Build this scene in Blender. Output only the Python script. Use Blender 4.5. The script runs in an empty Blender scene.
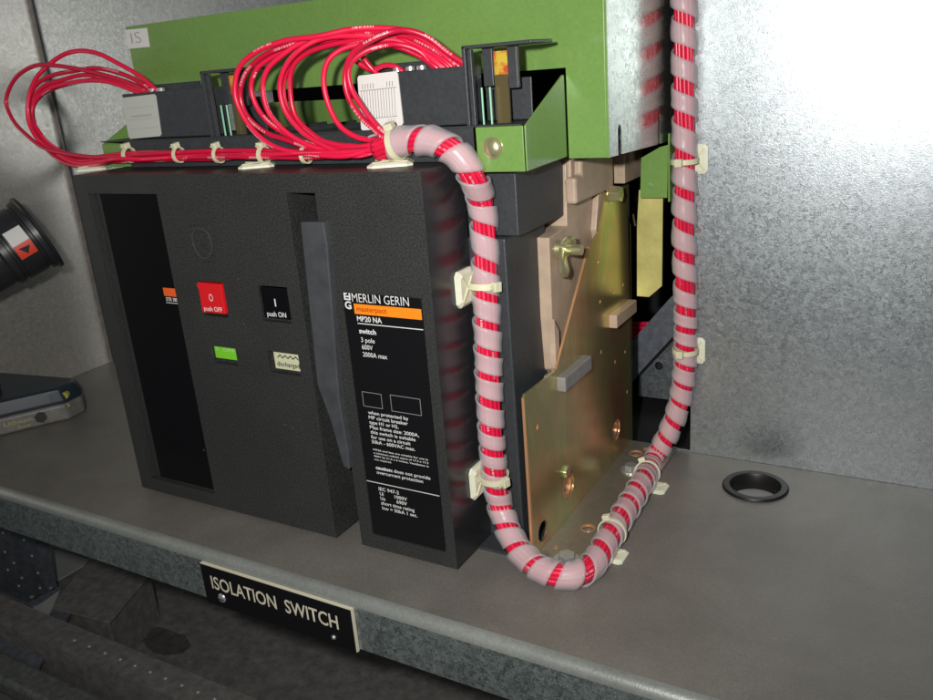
import bpy, bmesh, math, random
from mathutils import Vector, Matrix
random.seed(7)
scene = bpy.context.scene
COL = scene.collection

# ------------------------------------------------------------------ camera
CAM = Vector((0.73972, -0.51576, 0.40877))
RX, RY, RZ = math.radians(71.31895), math.radians(4.41762), math.radians(29.73301)
RM = Matrix.Rotation(RZ, 3, 'Z') @ Matrix.Rotation(RY, 3, 'Y') @ Matrix.Rotation(RX, 3, 'X')
F = 833.3
cd = bpy.data.cameras.new('camera')
cam = bpy.data.objects.new('camera', cd)
COL.objects.link(cam)
cam.matrix_world = Matrix.Translation(CAM) @ RM.to_4x4()
cd.sensor_width = 36
cd.lens = 36 * F / 933
cd.clip_start = 0.01
cd.clip_end = 100
scene.camera = cam

# ------------------------------------------------------------------ world, lamps, exposure
world = bpy.data.worlds.new('World')
scene.world = world
world.use_nodes = True
wb = world.node_tree.nodes['Background']
wb.inputs[0].default_value = (0.92, 0.95, 1.0, 1)
wb.inputs[1].default_value = 0.07


def lamp(name, kind, loc, power, size, color, target=None):
    l = bpy.data.lights.new(name, kind)
    l.energy = power
    l.color = color
    if kind == 'SPOT':
        l.spot_size = math.radians(118)
        l.spot_blend = 1.0
    if kind == 'AREA':
        l.shape = 'DISK'
        l.size = size
    else:
        l.shadow_soft_size = size
    o = bpy.data.objects.new(name, l)
    COL.objects.link(o)
    o.location = loc
    if target is not None:
        o.rotation_euler = (Vector(target) - Vector(loc)).to_track_quat('-Z', 'Y').to_euler()
    return o


# the camera's own flash, just to the left of and above the lens
FL = CAM + RM @ Vector((-0.065, 0.04, 0.0))
lamp('flash_lamp', 'SPOT', FL, 24.0, 0.012, (1.0, 0.985, 0.955), FL + RM @ Vector((0.03, 0.14, -1.0)))
# added soft fill for the room's dim ambient light, source unseen
lamp('room_lamp', 'AREA', (1.1, -1.5, 1.5), 4.0, 1.0, (0.92, 0.96, 1.0), (0.3, 0.2, 0.1))
scene.view_settings.view_transform = 'Standard'
scene.view_settings.look = 'None'
scene.view_settings.gamma = 1
scene.view_settings.exposure = 0.0

H = 0.34035
BY = 0.2958


def at(u, v, ax, val):
    d = RM @ Vector(((u - 466.5) / F, (350 - v) / F, -1))
    k = 'xyz'.index(ax)
    return CAM + d * ((val - CAM[k]) / d[k])


# ------------------------------------------------------------------ materials
def mat(name, color, rough=0.5, metal=0.0, noise=0.0, nscale=60, bump=0.0, bscale=200, coat=0.0, spec=0.5, rvar=0.0,
        emit=None, low=0.0, lscale=8):
    m = bpy.data.materials.new(name)
    m.use_nodes = True
    n = m.node_tree.nodes
    lk = m.node_tree.links
    b = n['Principled BSDF']
    b.inputs['Base Color'].default_value = (*color, 1)
    b.inputs['Roughness'].default_value = rough
    b.inputs['Metallic'].default_value = metal
    b.inputs['Specular IOR Level'].default_value = spec
    b.inputs['Coat Weight'].default_value = coat
    b.inputs['Coat Roughness'].default_value = 0.12
    tc = n.new('ShaderNodeTexCoord')
    if noise > 0 or rvar > 0:
        t = n.new('ShaderNodeTexNoise')
        t.inputs['Scale'].default_value = nscale
        t.inputs['Detail'].default_value = 6
        t.inputs['Roughness'].default_value = 0.65
        lk.new(tc.outputs['Object'], t.inputs['Vector'])
        if noise > 0:
            r = n.new('ShaderNodeMapRange')
            r.inputs['From Min'].default_value = 0.3
            r.inputs['From Max'].default_value = 0.7
            r.inputs['To Min'].default_value = 1 - noise
            r.inputs['To Max'].default_value = 1 + noise
            lk.new(t.outputs['Fac'], r.inputs['Value'])
            mx = n.new('ShaderNodeVectorMath')
            mx.operation = 'SCALE'
            mx.inputs[0].default_value = color
            if low > 0:
                t4 = n.new('ShaderNodeTexNoise')
                t4.inputs['Scale'].default_value = lscale
                t4.inputs['Detail'].default_value = 7
                t4.inputs['Roughness'].default_value = 0.7
                t4.inputs['Distortion'].default_value = 0.4
                lk.new(tc.outputs['Object'], t4.inputs['Vector'])
                r4 = n.new('ShaderNodeMapRange')
                r4.inputs['From Min'].default_value = 0.35
                r4.inputs['From Max'].default_value = 0.68
                r4.inputs['To Min'].default_value = 1 - low
                r4.inputs['To Max'].default_value = 1 + low
                lk.new(t4.outputs['Fac'], r4.inputs['Value'])
                mm_ = n.new('ShaderNodeMath')
                mm_.operation = 'MULTIPLY'
                lk.new(r.outputs[0], mm_.inputs[0])
                lk.new(r4.outputs[0], mm_.inputs[1])
                lk.new(mm_.outputs[0], mx.inputs['Scale'])
            else:
                lk.new(r.outputs[0], mx.inputs['Scale'])
            lk.new(mx.outputs[0], b.inputs['Base Color'])
        if rvar > 0:
            r2 = n.new('ShaderNodeMapRange')
            r2.inputs['From Min'].default_value = 0.3
            r2.inputs['From Max'].default_value = 0.7
            r2.inputs['To Min'].default_value = max(0.02, rough - rvar)
            r2.inputs['To Max'].default_value = rough + rvar
            lk.new(t.outputs['Fac'], r2.inputs['Value'])
            lk.new(r2.outputs[0], b.inputs['Roughness'])
    if bump > 0:
        t2 = n.new('ShaderNodeTexNoise')
        t2.inputs['Scale'].default_value = bscale
        t2.inputs['Detail'].default_value = 3
        lk.new(tc.outputs['Object'], t2.inputs['Vector'])
        bp_ = n.new('ShaderNodeBump')
        bp_.inputs['Strength'].default_value = bump
        bp_.inputs['Distance'].default_value = 0.001
        lk.new(t2.outputs['Fac'], bp_.inputs['Height'])
        lk.new(bp_.outputs[0], b.inputs['Normal'])
    if emit:
        b.inputs['Emission Color'].default_value = (*emit[0], 1)
        b.inputs['Emission Strength'].default_value = emit[1]
    return m


def galv(name, c1, c2, scale, metal=0.75, rough=0.42, grain=0.25, rv=0.10):
    """spangled zinc: angular crystals, each a little lighter or darker and rougher than the next"""
    m = bpy.data.materials.new(name)
    m.use_nodes = True
    n = m.node_tree.nodes
    lk = m.node_tree.links
    b = n['Principled BSDF']
    b.inputs['Metallic'].default_value = metal
    tc = n.new('ShaderNodeTexCoord')
    nz = n.new('ShaderNodeTexNoise')
    nz.inputs['Scale'].default_value = scale * 0.9
    nz.inputs['Detail'].default_value = 4
    lk.new(tc.outputs['Object'], nz.inputs['Vector'])
    ad = n.new('ShaderNodeMix')
    ad.data_type = 'VECTOR'
    ad.inputs['Factor'].default_value = 0.012
    lk.new(tc.outputs['Object'], ad.inputs[4])
    lk.new(nz.outputs['Color'], ad.inputs[5])
    vo = n.new('ShaderNodeTexVoronoi')
    vo.inputs['Scale'].default_value = scale
    lk.new(ad.outputs[1], vo.inputs['Vector'])
    n2 = n.new('ShaderNodeTexNoise')
    n2.inputs['Scale'].default_value = scale * 2.6
    n2.inputs['Detail'].default_value = 5
    lk.new(tc.outputs['Object'], n2.inputs['Vector'])
    n3 = n.new('ShaderNodeTexNoise')
    n3.inputs['Scale'].default_value = 5
    n3.inputs['Detail'].default_value = 5
    lk.new(tc.outputs['Object'], n3.inputs['Vector'])
    sep = n.new('ShaderNodeSeparateColor')
    lk.new(vo.outputs['Color'], sep.inputs[0])
    m1 = n.new('ShaderNodeMath')
    m1.operation = 'MULTIPLY_ADD'
    m1.inputs[1].default_value = 0.45
    lk.new(sep.outputs[0], m1.inputs[0])
    m2 = n.new('ShaderNodeMath')
    m2.operation = 'MULTIPLY_ADD'
    m2.inputs[1].default_value = 0.9
    m2.inputs[2].default_value = -0.22
    lk.new(n2.outputs['Fac'], m2.inputs[0])
    lk.new(m2.outputs[0], m1.inputs[2])
    m3 = n.new('ShaderNodeMath')
    m3.operation = 'MULTIPLY_ADD'
    m3.inputs[1].default_value = 0.5
    lk.new(n3.outputs['Fac'], m3.inputs[0])
    lk.new(m1.outputs[0], m3.inputs[2])
    m4 = n.new('ShaderNodeMath')
    m4.operation = 'SUBTRACT'
    m4.inputs[1].default_value = 0.25
    m4.use_clamp = True
    lk.new(m3.outputs[0], m4.inputs[0])
    cr = n.new('ShaderNodeMix')
    cr.data_type = 'RGBA'
    cr.inputs[6].default_value = (*c1, 1)
    cr.inputs[7].default_value = (*c2, 1)
    lk.new(m4.outputs[0], cr.inputs[0])
    lk.new(cr.outputs[2], b.inputs['Base Color'])
    rr = n.new('ShaderNodeMapRange')
    rr.inputs['To Min'].default_value = rough - rv
    rr.inputs['To Max'].default_value = rough + rv
    lk.new(sep.outputs[1], rr.inputs['Value'])
    lk.new(rr.outputs[0], b.inputs['Roughness'])
    bu = n.new('ShaderNodeBump')
    bu.inputs['Strength'].default_value = grain
    bu.inputs['Distance'].default_value = 0.0008
    lk.new(m1.outputs[0], bu.inputs['Height'])
    lk.new(bu.outputs[0], b.inputs['Normal'])
    return m


M = {}
M['galv'] = galv('galvanised_steel', (0.30, 0.335, 0.35), (0.62, 0.665, 0.685), 380, 0.90, 0.375, 0.16, rv=0.075)
M['galv_edge'] = galv('galvanised_lip', (0.04, 0.055, 0.055), (0.40, 0.455, 0.44), 300, 0.6, 0.36, 0.3)
M['galv_side'] = galv('bright_galvanised_side', (0.33, 0.37, 0.32), (0.46, 0.50, 0.45), 300, 0.9, 0.19, 0.03)
M['tray'] = mat('taupe_steel', (0.200, 0.185, 0.163), 0.47, 0.25, 0.16, 420, 0.2, 800, rvar=0.05, low=0.14, lscale=11)
M['dark_floor'] = mat('dark_dusty_steel', (0.200, 0.188, 0.175), 0.6, 0.2, 0.35, 70, 0.3, 500)
M['dark_rail'] = mat('dark_zinc_rail', (0.19, 0.20, 0.185), 0.5, 0.4, 0.35, 130, 0.3, 500)
M['dark_column'] = mat('blue_black_steel', (0.16, 0.175, 0.20), 0.45, 0.4, 0.35, 90, 0.2, 500)
M['pale'] = mat('pale_grey_paint', (0.35, 0.36, 0.34), 0.6)
M['rivet'] = mat('dull_rivet', (0.34, 0.36, 0.36), 0.5, 0.4)
M['case'] = mat('textured_black_plastic', (0.031, 0.032, 0.031), 0.42, 0, 0.6, 620, 0.4, 900, spec=0.45, rvar=0.08, low=0.10, lscale=14)
M['case_side'] = mat('smooth_black_plastic', (0.020, 0.021, 0.023), 0.22, 0, 0.2, 300, 0.08, 900, spec=0.55, rvar=0.05)
M['body'] = mat('black_moulding', (0.036, 0.040, 0.044), 0.45, 0, 0.2, 250, 0.25, 900)
M['black_gloss'] = mat('black_panel', (0.004, 0.004, 0.005), 0.25, spec=0.2)
M['label_black'] = mat('label_black', (0.006, 0.006, 0.007), 0.35, spec=0.3)
M['lever'] = mat('grey_lever', (0.052, 0.055, 0.059), 0.42, 0, 0.2, 60, 0.15, 900)
M['white_ink'] = mat('white_ink', (0.72, 0.72, 0.70), 0.5)
M['grey_line'] = mat('grey_line', (0.28, 0.28, 0.28), 0.5)
M['orange'] = mat('orange_ink', (0.90, 0.25, 0.01), 0.45)
M['orange_red'] = mat('orange_red', (0.85, 0.12, 0.02), 0.45)
M['brown_ink'] = mat('brown_ink', (0.42, 0.06, 0.0), 0.5)
M['red_btn'] = mat('red_plastic', (0.72, 0.012, 0.018), 0.35)
M['green_ind'] = mat('green_indicator', (0.20, 0.62, 0.03), 0.4)
M['cream_ind'] = mat('cream_indicator', (0.60, 0.60, 0.40), 0.5)
M['black_ink'] = mat('black_ink', (0.015, 0.015, 0.015), 0.5)
M['green'] = mat('green_paint', (0.160, 0.290, 0.070), 0.22, 0, 0.07, 300, 0.03, 500, coat=0.6, low=0.07, lscale=9)
M['gold'] = None
M['tan'] = mat('tan_moulding', (0.46, 0.345, 0.25), 0.42, 0, 0.12, 50, 0.15, 600, low=0.12, lscale=20)
M['grey_lug'] = mat('grey_moulding', (0.22, 0.21, 0.20), 0.5, 0, 0.15, 90)
M['steel'] = mat('bright_steel', (0.55, 0.56, 0.56), 0.3, 0.7)
M['steel_yellow'] = mat('passivated_screw', (0.64, 0.60, 0.34), 0.27, 0.8)
M['copper'] = mat('passivated_edge', (0.75, 0.40, 0.20), 0.35, 0.6)
M['nylon'] = mat('natural_nylon', (0.66, 0.64, 0.44), 0.45, 0, 0.06, 200)
M['nylon_pad'] = mat('nylon_pad', (0.72, 0.72, 0.56), 0.5, 0, 0.06, 200)
M['paper'] = mat('white_sticker', (0.72, 0.70, 0.66), 0.6)
M['paper_grey'] = mat('grey_sticker', (0.50, 0.51, 0.46), 0.55)
M['ivory'] = mat('ivory_core', (0.66, 0.61, 0.47), 0.45)
M['rubber'] = mat('black_rubber', (0.012, 0.011, 0.011), 0.42, spec=0.35)
M['pipe'] = mat('pale_green_contact', (0.35, 0.75, 0.50), 0.3)
M['lamp_amber'] = mat('amber_insert', (0.9, 0.40, 0.10), 0.3, 0, 0.6, 300)
M['tool_black'] = mat('tool_black', (0.022, 0.023, 0.025), 0.35, 0, 0.2, 60)
M['tool_blue'] = mat('tool_dark_blue', (0.018, 0.028, 0.040), 0.35)
M['tool_grey'] = mat('tool_grey', (0.16, 0.15, 0.135), 0.5, 0, 0.25, 60)
M['tool_ink'] = mat('tool_print', (0.34, 0.34, 0.12), 0.5)
M['tool_yellow'] = mat('tool_yellow', (0.35, 0.35, 0.05), 0.5)
M['tool_red'] = mat('warning_red', (0.75, 0.06, 0.03), 0.45)
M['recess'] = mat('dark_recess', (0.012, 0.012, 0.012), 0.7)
M['seam'] = mat('seam_fold', (0.20, 0.18, 0.165), 0.5, 0.3, 0.3, 90)
M['galv_left'] = galv('galvanised_side_steel', (0.62, 0.575, 0.51), (0.90, 0.86, 0.79), 330, 0.80, 0.42, 0.12, rv=0.06)


def gold_mat():
    m = bpy.data.materials.new('yellow_passivated_zinc')
    m.use_nodes = True
    n = m.node_tree.nodes
    lk = m.node_tree.links
    b = n['Principled BSDF']
    b.inputs['Metallic'].default_value = 0.85
    b.inputs['Roughness'].default_value = 0.27
    tc = n.new('ShaderNodeTexCoord')
    t = n.new('ShaderNodeTexNoise')
    t.inputs['Scale'].default_value = 15
    t.inputs['Detail'].default_value = 5
    t.inputs['Distortion'].default_value = 0.6
    mp = n.new('ShaderNodeMapping')
    mp.inputs['Scale'].default_value = (1, 1.5, 0.6)
    lk.new(tc.outputs['Object'], mp.inputs[0])
    lk.new(mp.outputs[0], t.inputs['Vector'])
    r = n.new('ShaderNodeValToRGB')
    e = r.color_ramp.elements
    e[0].position = 0.30
    e[0].color = (0.60, 0.34, 0.19, 1)
    e[1].position = 0.70
    e[1].color = (0.58, 0.58, 0.26, 1)
    for p_, c in ((0.42, (0.60, 0.49, 0.24, 1)), (0.50, (0.52, 0.47, 0.22, 1)), (0.58, (0.64, 0.54, 0.27, 1)),
                  (0.64, (0.42, 0.54, 0.22, 1))):
        el = e.new(p_)
        el.color = c
    lk.new(t.outputs['Fac'], r.inputs[0])
    lk.new(r.outputs[0], b.inputs['Base Color'])
    t2 = n.new('ShaderNodeTexNoise')
    t2.inputs['Scale'].default_value = 500
    lk.new(tc.outputs['Object'], t2.inputs['Vector'])
    bu = n.new('ShaderNodeBump')
    bu.inputs['Strength'].default_value = 0.12
    bu.inputs['Distance'].default_value = 0.0006
    lk.new(t2.outputs['Fac'], bu.inputs['Height'])
    lk.new(bu.outputs[0], b.inputs['Normal'])
    return m


M['gold'] = gold_mat()


def wire_mat():
    """red insulation with the tiny white print that runs along every wire (UV: x = metres, y = turn)"""
    m = bpy.data.materials.new('red_wire_insulation')
    m.use_nodes = True
    n = m.node_tree.nodes
    lk = m.node_tree.links
    b = n['Principled BSDF']
    b.inputs['Roughness'].default_value = 0.30
    b.inputs['Specular IOR Level'].default_value = 0.55
    uv = n.new('ShaderNodeUVMap')
    sp = n.new('ShaderNodeSeparateXYZ')
    lk.new(uv.outputs[0], sp.inputs[0])

    def noise1(scale, thr):
        t = n.new('ShaderNodeTexNoise')
        t.noise_dimensions = '1D'
        t.inputs['Scale'].default_value = scale
        t.inputs['Detail'].default_value = 0
        lk.new(sp.outputs[0], t.inputs['W'])
        g = n.new('ShaderNodeMath')
        g.operation = 'GREATER_THAN'
        g.inputs[1].default_value = thr
        lk.new(t.outputs[0], g.inputs[0])
        return g

    g1, g2 = noise1(900, 0.5), noise1(22, 0.56)
    c = n.new('ShaderNodeMath')
    c.operation = 'COMPARE'
    c.inputs[1].default_value = 0.5
    c.inputs[2].default_value = 0.07
    lk.new(sp.outputs[1], c.inputs[0])
    a = n.new('ShaderNodeMath')
    a.operation = 'MULTIPLY'
    lk.new(g1.outputs[0], a.inputs[0])
    lk.new(g2.outputs[0], a.inputs[1])
    a2 = n.new('ShaderNodeMath')
    a2.operation = 'MULTIPLY'
    lk.new(a.outputs[0], a2.inputs[0])
    lk.new(c.outputs[0], a2.inputs[1])
    mx = n.new('ShaderNodeMix')
    mx.data_type = 'RGBA'
    mx.inputs[6].default_value = (0.72, 0.009, 0.055, 1)
    mx.inputs[7].default_value = (0.85, 0.45, 0.48, 1)
    lk.new(a2.outputs[0], mx.inputs[0])
    oi = n.new('ShaderNodeObjectInfo')
    rv = n.new('ShaderNodeMapRange')
    rv.inputs['To Min'].default_value = 0.78
    rv.inputs['To Max'].default_value = 1.12
    lk.new(oi.outputs['Random'], rv.inputs['Value'])
    hv = n.new('ShaderNodeHueSaturation')
    lk.new(rv.outputs[0], hv.inputs['Value'])
    lk.new(mx.outputs[2], hv.inputs['Color'])
    lk.new(hv.outputs[0], b.inputs['Base Color'])
    rr = n.new('ShaderNodeMapRange')
    rr.inputs['To Min'].default_value = 0.26
    rr.inputs['To Max'].default_value = 0.46
    lk.new(oi.outputs['Random'], rr.inputs['Value'])
    lk.new(rr.outputs[0], b.inputs['Roughness'])
    return m


M['wire'] = wire_mat()


def wrap_mat():
    m = bpy.data.materials.new('translucent_spiral_wrap')
    m.use_nodes = True
    n = m.node_tree.nodes
    lk = m.node_tree.links
    b = n['Principled BSDF']
    b.inputs['Base Color'].default_value = (0.75, 0.68, 0.70, 1)
    b.inputs['Roughness'].default_value = 0.33
    b.inputs['Alpha'].default_value = 0.36
    return m


M['wrap'] = wrap_mat()


# ------------------------------------------------------------------ mesh helpers
def link(name, bm, m, parent=None, smooth=None, bevel=0.0, seg=2):
    me = bpy.data.meshes.new(name)
    bmesh.ops.recalc_face_normals(bm, faces=bm.faces)
    if smooth is not None:
        for f in bm.faces:
            f.smooth = True
        for e in bm.edges:
            if len(e.link_faces) == 2 and e.calc_face_angle(0) > math.radians(smooth):
                e.smooth = False
    bm.to_mesh(me)
    bm.free()
    o = bpy.data.objects.new(name, me)
    COL.objects.link(o)
    for mm in (m if isinstance(m, (list, tuple)) else [m]):
        me.materials.append(mm)
    if parent is not None:
        o.parent = parent
        # parents sit unrotated; children keep their world position
        off = Vector((0, 0, 0))
        q = parent
        while q is not None:
            off += q.location
            q = q.parent
        o.location = -off
    if bevel > 0:
        md = o.modifiers.new('bevel', 'BEVEL')
        md.width = bevel
        md.segments = seg
        md.limit_method = 'ANGLE'
        md.angle_limit = math.radians(35)
    return o


def thing(name, label, cat, loc, group=None):
    o = bpy.data.objects.new(name, None)
    o.empty_display_size = 0.02
    COL.objects.link(o)
    o.location = loc
    o['label'] = label
    o['category'] = cat
    if group:
        o['group'] = group
    return o


def tag(o, label, cat, group=None):
    o['label'] = label
    o['category'] = cat
    if group:
        o['group'] = group
    return o


def struct(o):
    o['kind'] = 'structure'
    return o


def box(bm, x0, x1, y0, y1, z0, z1):
    v = [bm.verts.new((x, y, z)) for x in (x0, x1) for y in (y0, y1) for z in (z0, z1)]
    for f in ((0, 1, 3, 2), (4, 6, 7, 5), (0, 4, 5, 1), (2, 3, 7, 6), (0, 2, 6, 4), (1, 5, 7, 3)):
        bm.faces.new([v[i] for i in f])
    return v


def newbox(*a):
    bm = bmesh.new()
    box(bm, *a)
    return bm


def prism(bm, pts, axis, a, b):
    """closed polygon (2-D points) extruded along an axis from a to b"""
    def P(p, t):
        if axis == 'x':
            return (t, p[0], p[1])
        if axis == 'y':
            return (p[0], t, p[1])
        return (p[0], p[1], t)
    lo = [bm.verts.new(P(p, a)) for p in pts]
    hi = [bm.verts.new(P(p, b)) for p in pts]
    n = len(pts)
    bm.faces.new(lo)
    bm.faces.new(hi[::-1])
    for i in range(n):
        bm.faces.new((lo[i], hi[i], hi[(i + 1) % n], lo[(i + 1) % n]))


def newprism(*a):
    bm = bmesh.new()
    prism(bm, *a)
    return bm


def sheet(bm, outer, holes, axis, a, b):
    """flat plate with real holes: outer and holes are 2-D loops, extruded from a to b"""
    from mathutils.geometry import tessellate_polygon
    loops = [outer] + holes
    tri = tessellate_polygon([[Vector((p[0], p[1], 0)) for p in l] for l in loops])
    flat = [p for l in loops for p in l]

    def P(p, t):
        if axis == 'x':
            return (t, p[0], p[1])
        if axis == 'y':
            return (p[0], t, p[1])
        return (p[0], p[1], t)
    lo = [bm.verts.new(P(p, a)) for p in flat]
    hi = [bm.verts.new(P(p, b)) for p in flat]
    for t in tri:
        try:
            bm.faces.new([lo[i] for i in t])
            bm.faces.new([hi[i] for i in reversed(t)])
        except ValueError:
            pass
    k = 0
    for l in loops:
        n = len(l)
        for i in range(n):
            j = (i + 1) % n
            bm.faces.new((lo[k + i], hi[k + i], hi[k + j], lo[k + j]))
        k += n


def circ(cx, cy, r, n=32, ry=None):
    ry = ry or r
    return [(cx + r * math.cos(2 * math.pi * i / n), cy + ry * math.sin(2 * math.pi * i / n)) for i in range(n)]


def cyl(bm, p0, p1, r0, r1=None, n=20):
    r1 = r0 if r1 is None else r1
    p0, p1 = Vector(p0), Vector(p1)
    d = (p1 - p0).normalized()
    u = d.orthogonal().normalized()
    w = d.cross(u)
    a = [bm.verts.new(p0 + r0 * (u * math.cos(2 * math.pi * i / n) + w * math.sin(2 * math.pi * i / n))) for i in range(n)]
    b = [bm.verts.new(p1 + r1 * (u * math.cos(2 * math.pi * i / n) + w * math.sin(2 * math.pi * i / n))) for i in range(n)]
    bm.faces.new(a[::-1])
    bm.faces.new(b)
    for i in range(n):
        bm.faces.new((a[i], a[(i + 1) % n], b[(i + 1) % n], b[i]))


def lathe(bm, p0, d, prof, n=32):
    """profile of (distance along d, radius)"""
    p0, d = Vector(p0), Vector(d).normalized()
    u = d.orthogonal().normalized()
    w = d.cross(u)
    rings = []
    for t, r in prof:
        c = p0 + d * t
        rings.append([bm.verts.new(c + r * (u * math.cos(2 * math.pi * i / n) + w * math.sin(2 * math.pi * i / n)))
                      for i in range(n)])
    for a, b in zip(rings, rings[1:]):
        for i in range(n):
            bm.faces.new((a[i], a[(i + 1) % n], b[(i + 1) % n], b[i]))
    bm.faces.new(rings[0][::-1])
    bm.faces.new(rings[-1])


def spline(pts, step=0.002):
    """Catmull-Rom through pts, resampled to even steps"""
    P = [Vector(p) for p in pts]
    P = [2 * P[0] - P[1]] + P + [2 * P[-1] - P[-2]]
    out = []
    for i in range(1, len(P) - 2):
        a, b, c, d = P[i - 1:i + 3]
        t0, t1, t2, t3 = 0, (b - a).length ** .5, (c - b).length ** .5, (d - c).length ** .5
        t1 = max(t1, 1e-4)
        t2 = t1 + max(t2, 1e-4)
        t3 = t2 + max(t3, 1e-4)
        for k in range(16):
            t = t1 + (t2 - t1) * k / 16
            A1 = (t1 - t) / t1 * a + t / t1 * b
            A2 = (t2 - t) / (t2 - t1) * b + (t - t1) / (t2 - t1) * c
            A3 = (t3 - t) / (t3 - t2) * c + (t - t2) / (t3 - t2) * d
            B1 = (t2 - t) / t2 * A1 + t / t2 * A2
            B2 = (t3 - t) / (t3 - t1) * A2 + (t - t1) / (t3 - t1) * A3
            out.append((t2 - t) / (t2 - t1) * B1 + (t - t1) / (t2 - t1) * B2)
    out.append(P[-2])
    res = [out[0]]
    acc = 0
    for a, b in zip(out, out[1:]):
        L = (b - a).length
        while acc + L >= step and L > 0:
            a = a + (b - a) * ((step - acc) / L)
            res.append(a.copy())
            L = (b - a).length
            acc = 0
        acc += L
    return res


def frames(pts):
    n = len(pts)
    T = [(pts[min(i + 1, n - 1)] - pts[max(i - 1, 0)]).normalized() for i in range(n)]
    N = [T[0].orthogonal().normalized()]
    for i in range(1, n):
        v = N[-1] - T[i] * N[-1].dot(T[i])
        N.append(v.normalized())
    return T, N, [t.cross(m) for t, m in zip(T, N)]


def tube(bm, pts, r, n=10, phase=0.0):
    uvl = bm.loops.layers.uv.verify()
    T, N, Bn = frames(pts)
    rings = []
    s = [0.0]
    for i, p in enumerate(pts):
        if i:
            s.append(s[-1] + (pts[i] - pts[i - 1]).length)
        rings.append([bm.verts.new(p + r * (N[i] * math.cos(2 * math.pi * k / n) + Bn[i] * math.sin(2 * math.pi * k / n)))
                      for k in range(n)])
    for i in range(len(pts) - 1):
        for k in range(n):
            f = bm.faces.new((rings[i][k], rings[i][(k + 1) % n], rings[i + 1][(k + 1) % n], rings[i + 1][k]))
            f.smooth = True
            for lp, (a, b) in zip(f.loops, ((i, k), (i, k + 1), (i + 1, k + 1), (i + 1, k))):
                lp[uvl].uv = (s[a] + phase, (b / n + phase * 7.3) % 1.0 if b < n else (b / n + phase * 7.3) % 1.0)
    bm.faces.new(rings[0][::-1])
    bm.faces.new(rings[-1])


def text_mesh(bm, s, x0, z0, h, w=None, y=-0.0005, thick=0.0, bold=0.0, rot=0.0, frame=None, align='L'):
    """lettering in the XZ plane facing -Y; x0,z0 = left end of the baseline, h = cap height, w = total width"""
    cu = bpy.data.curves.new('t', 'FONT')
    cu.body = s
    cu.size = 1
    cu.offset = bold
    cu.resolution_u = 3
    ob = bpy.data.objects.new('t', cu)
    COL.objects.link(ob)
    dg = bpy.context.evaluated_depsgraph_get()
    me = bpy.data.meshes.new_from_object(ob.evaluated_get(dg))
    bpy.data.objects.remove(ob)
    bpy.data.curves.remove(cu)
    if not me.vertices:
        return
    xs = [v.co.x for v in me.vertices]
    mn, mxx = min(xs), max(xs)
    sy = h / 0.69
    sx = (w / (mxx - mn)) if w else sy
    b2 = bmesh.new()
    b2.from_mesh(me)
    bpy.data.meshes.remove(me)
    c, sn = math.cos(rot), math.sin(rot)
    for v in b2.verts:
        a, b = (v.co.x - mn) * sx, v.co.y * sy
        a, b = a * c - b * sn, a * sn + b * c
        if frame:
            O, U, V = frame
            v.co = O + U * (x0 + a) + V * (z0 + b)
        else:
            v.co = (x0 + a, y, z0 + b)
    tmp = bpy.data.meshes.new('t')
    b2.to_mesh(tmp)
    b2.free()
    bm.from_mesh(tmp)
    bpy.data.meshes.remove(tmp)


def rect_outline(bm, x0, x1, z0, z1, y, t):
    for a in ((x0, x1, z0, z0 + t), (x0, x1, z1 - t, z1), (x0, x0 + t, z0 + t, z1 - t), (x1 - t, x1, z0 + t, z1 - t)):
        box(bm, a[0], a[1], y, y + 0.0002, a[2], a[3])


def relief(xs, zs, rects, yback, ybase=0.0):
    """one solid front with recesses: rects = (x0,x1,z0,z1,depth)"""
    bm = bmesh.new()
    nx, nz = len(xs) - 1, len(zs) - 1
    D = [[ybase] * nz for _ in range(nx)]
    for i in range(nx):
        for j in range(nz):
            cx, cz = (xs[i] + xs[i + 1]) / 2, (zs[j] + zs[j + 1]) / 2
            for (a, b, c, d, dep) in rects:
                if a < cx < b and c < cz < d:
                    D[i][j] = dep
    V = {}

    def v(x, y, z):
        k = (round(x, 6), round(y, 6), round(z, 6))
        if k not in V:
            V[k] = bm.verts.new(k)
        return V[k]

    def q(*p):
        try:
            bm.faces.new([v(*a) for a in p])
        except ValueError:
            pass
    for i in range(nx):
        for j in range(nz):
            x0, x1, z0, z1, d = xs[i], xs[i + 1], zs[j], zs[j + 1], D[i][j]
            q((x0, d, z0), (x1, d, z0), (x1, d, z1), (x0, d, z1))
            q((x0, yback, z0), (x1, yback, z0), (x1, yback, z1), (x0, yback, z1))
            e = D[i + 1][j] if i + 1 < nx else yback
            if e != d:
                q((x1, d, z0), (x1, e, z0), (x1, e, z1), (x1, d, z1))
            e = D[i][j + 1] if j + 1 < nz else yback
            if e != d:
                q((x0, d, z1), (x0, e, z1), (x1, e, z1), (x1, d, z1))
            if i == 0:
                q((x0, d, z0), (x0, yback, z0), (x0, yback, z1), (x0, d, z1))
            if j == 0:
                q((x0, d, z0), (x0, yback, z0), (x1, yback, z0), (x1, d, z0))
    return bm


# ================================================================== the cubicle (setting)
T0, TL = -0.0662, 0.0505      # front edge of the tray, height of its lip
HX, HY, HR = 0.5965, 0.2425, 0.0262
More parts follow.
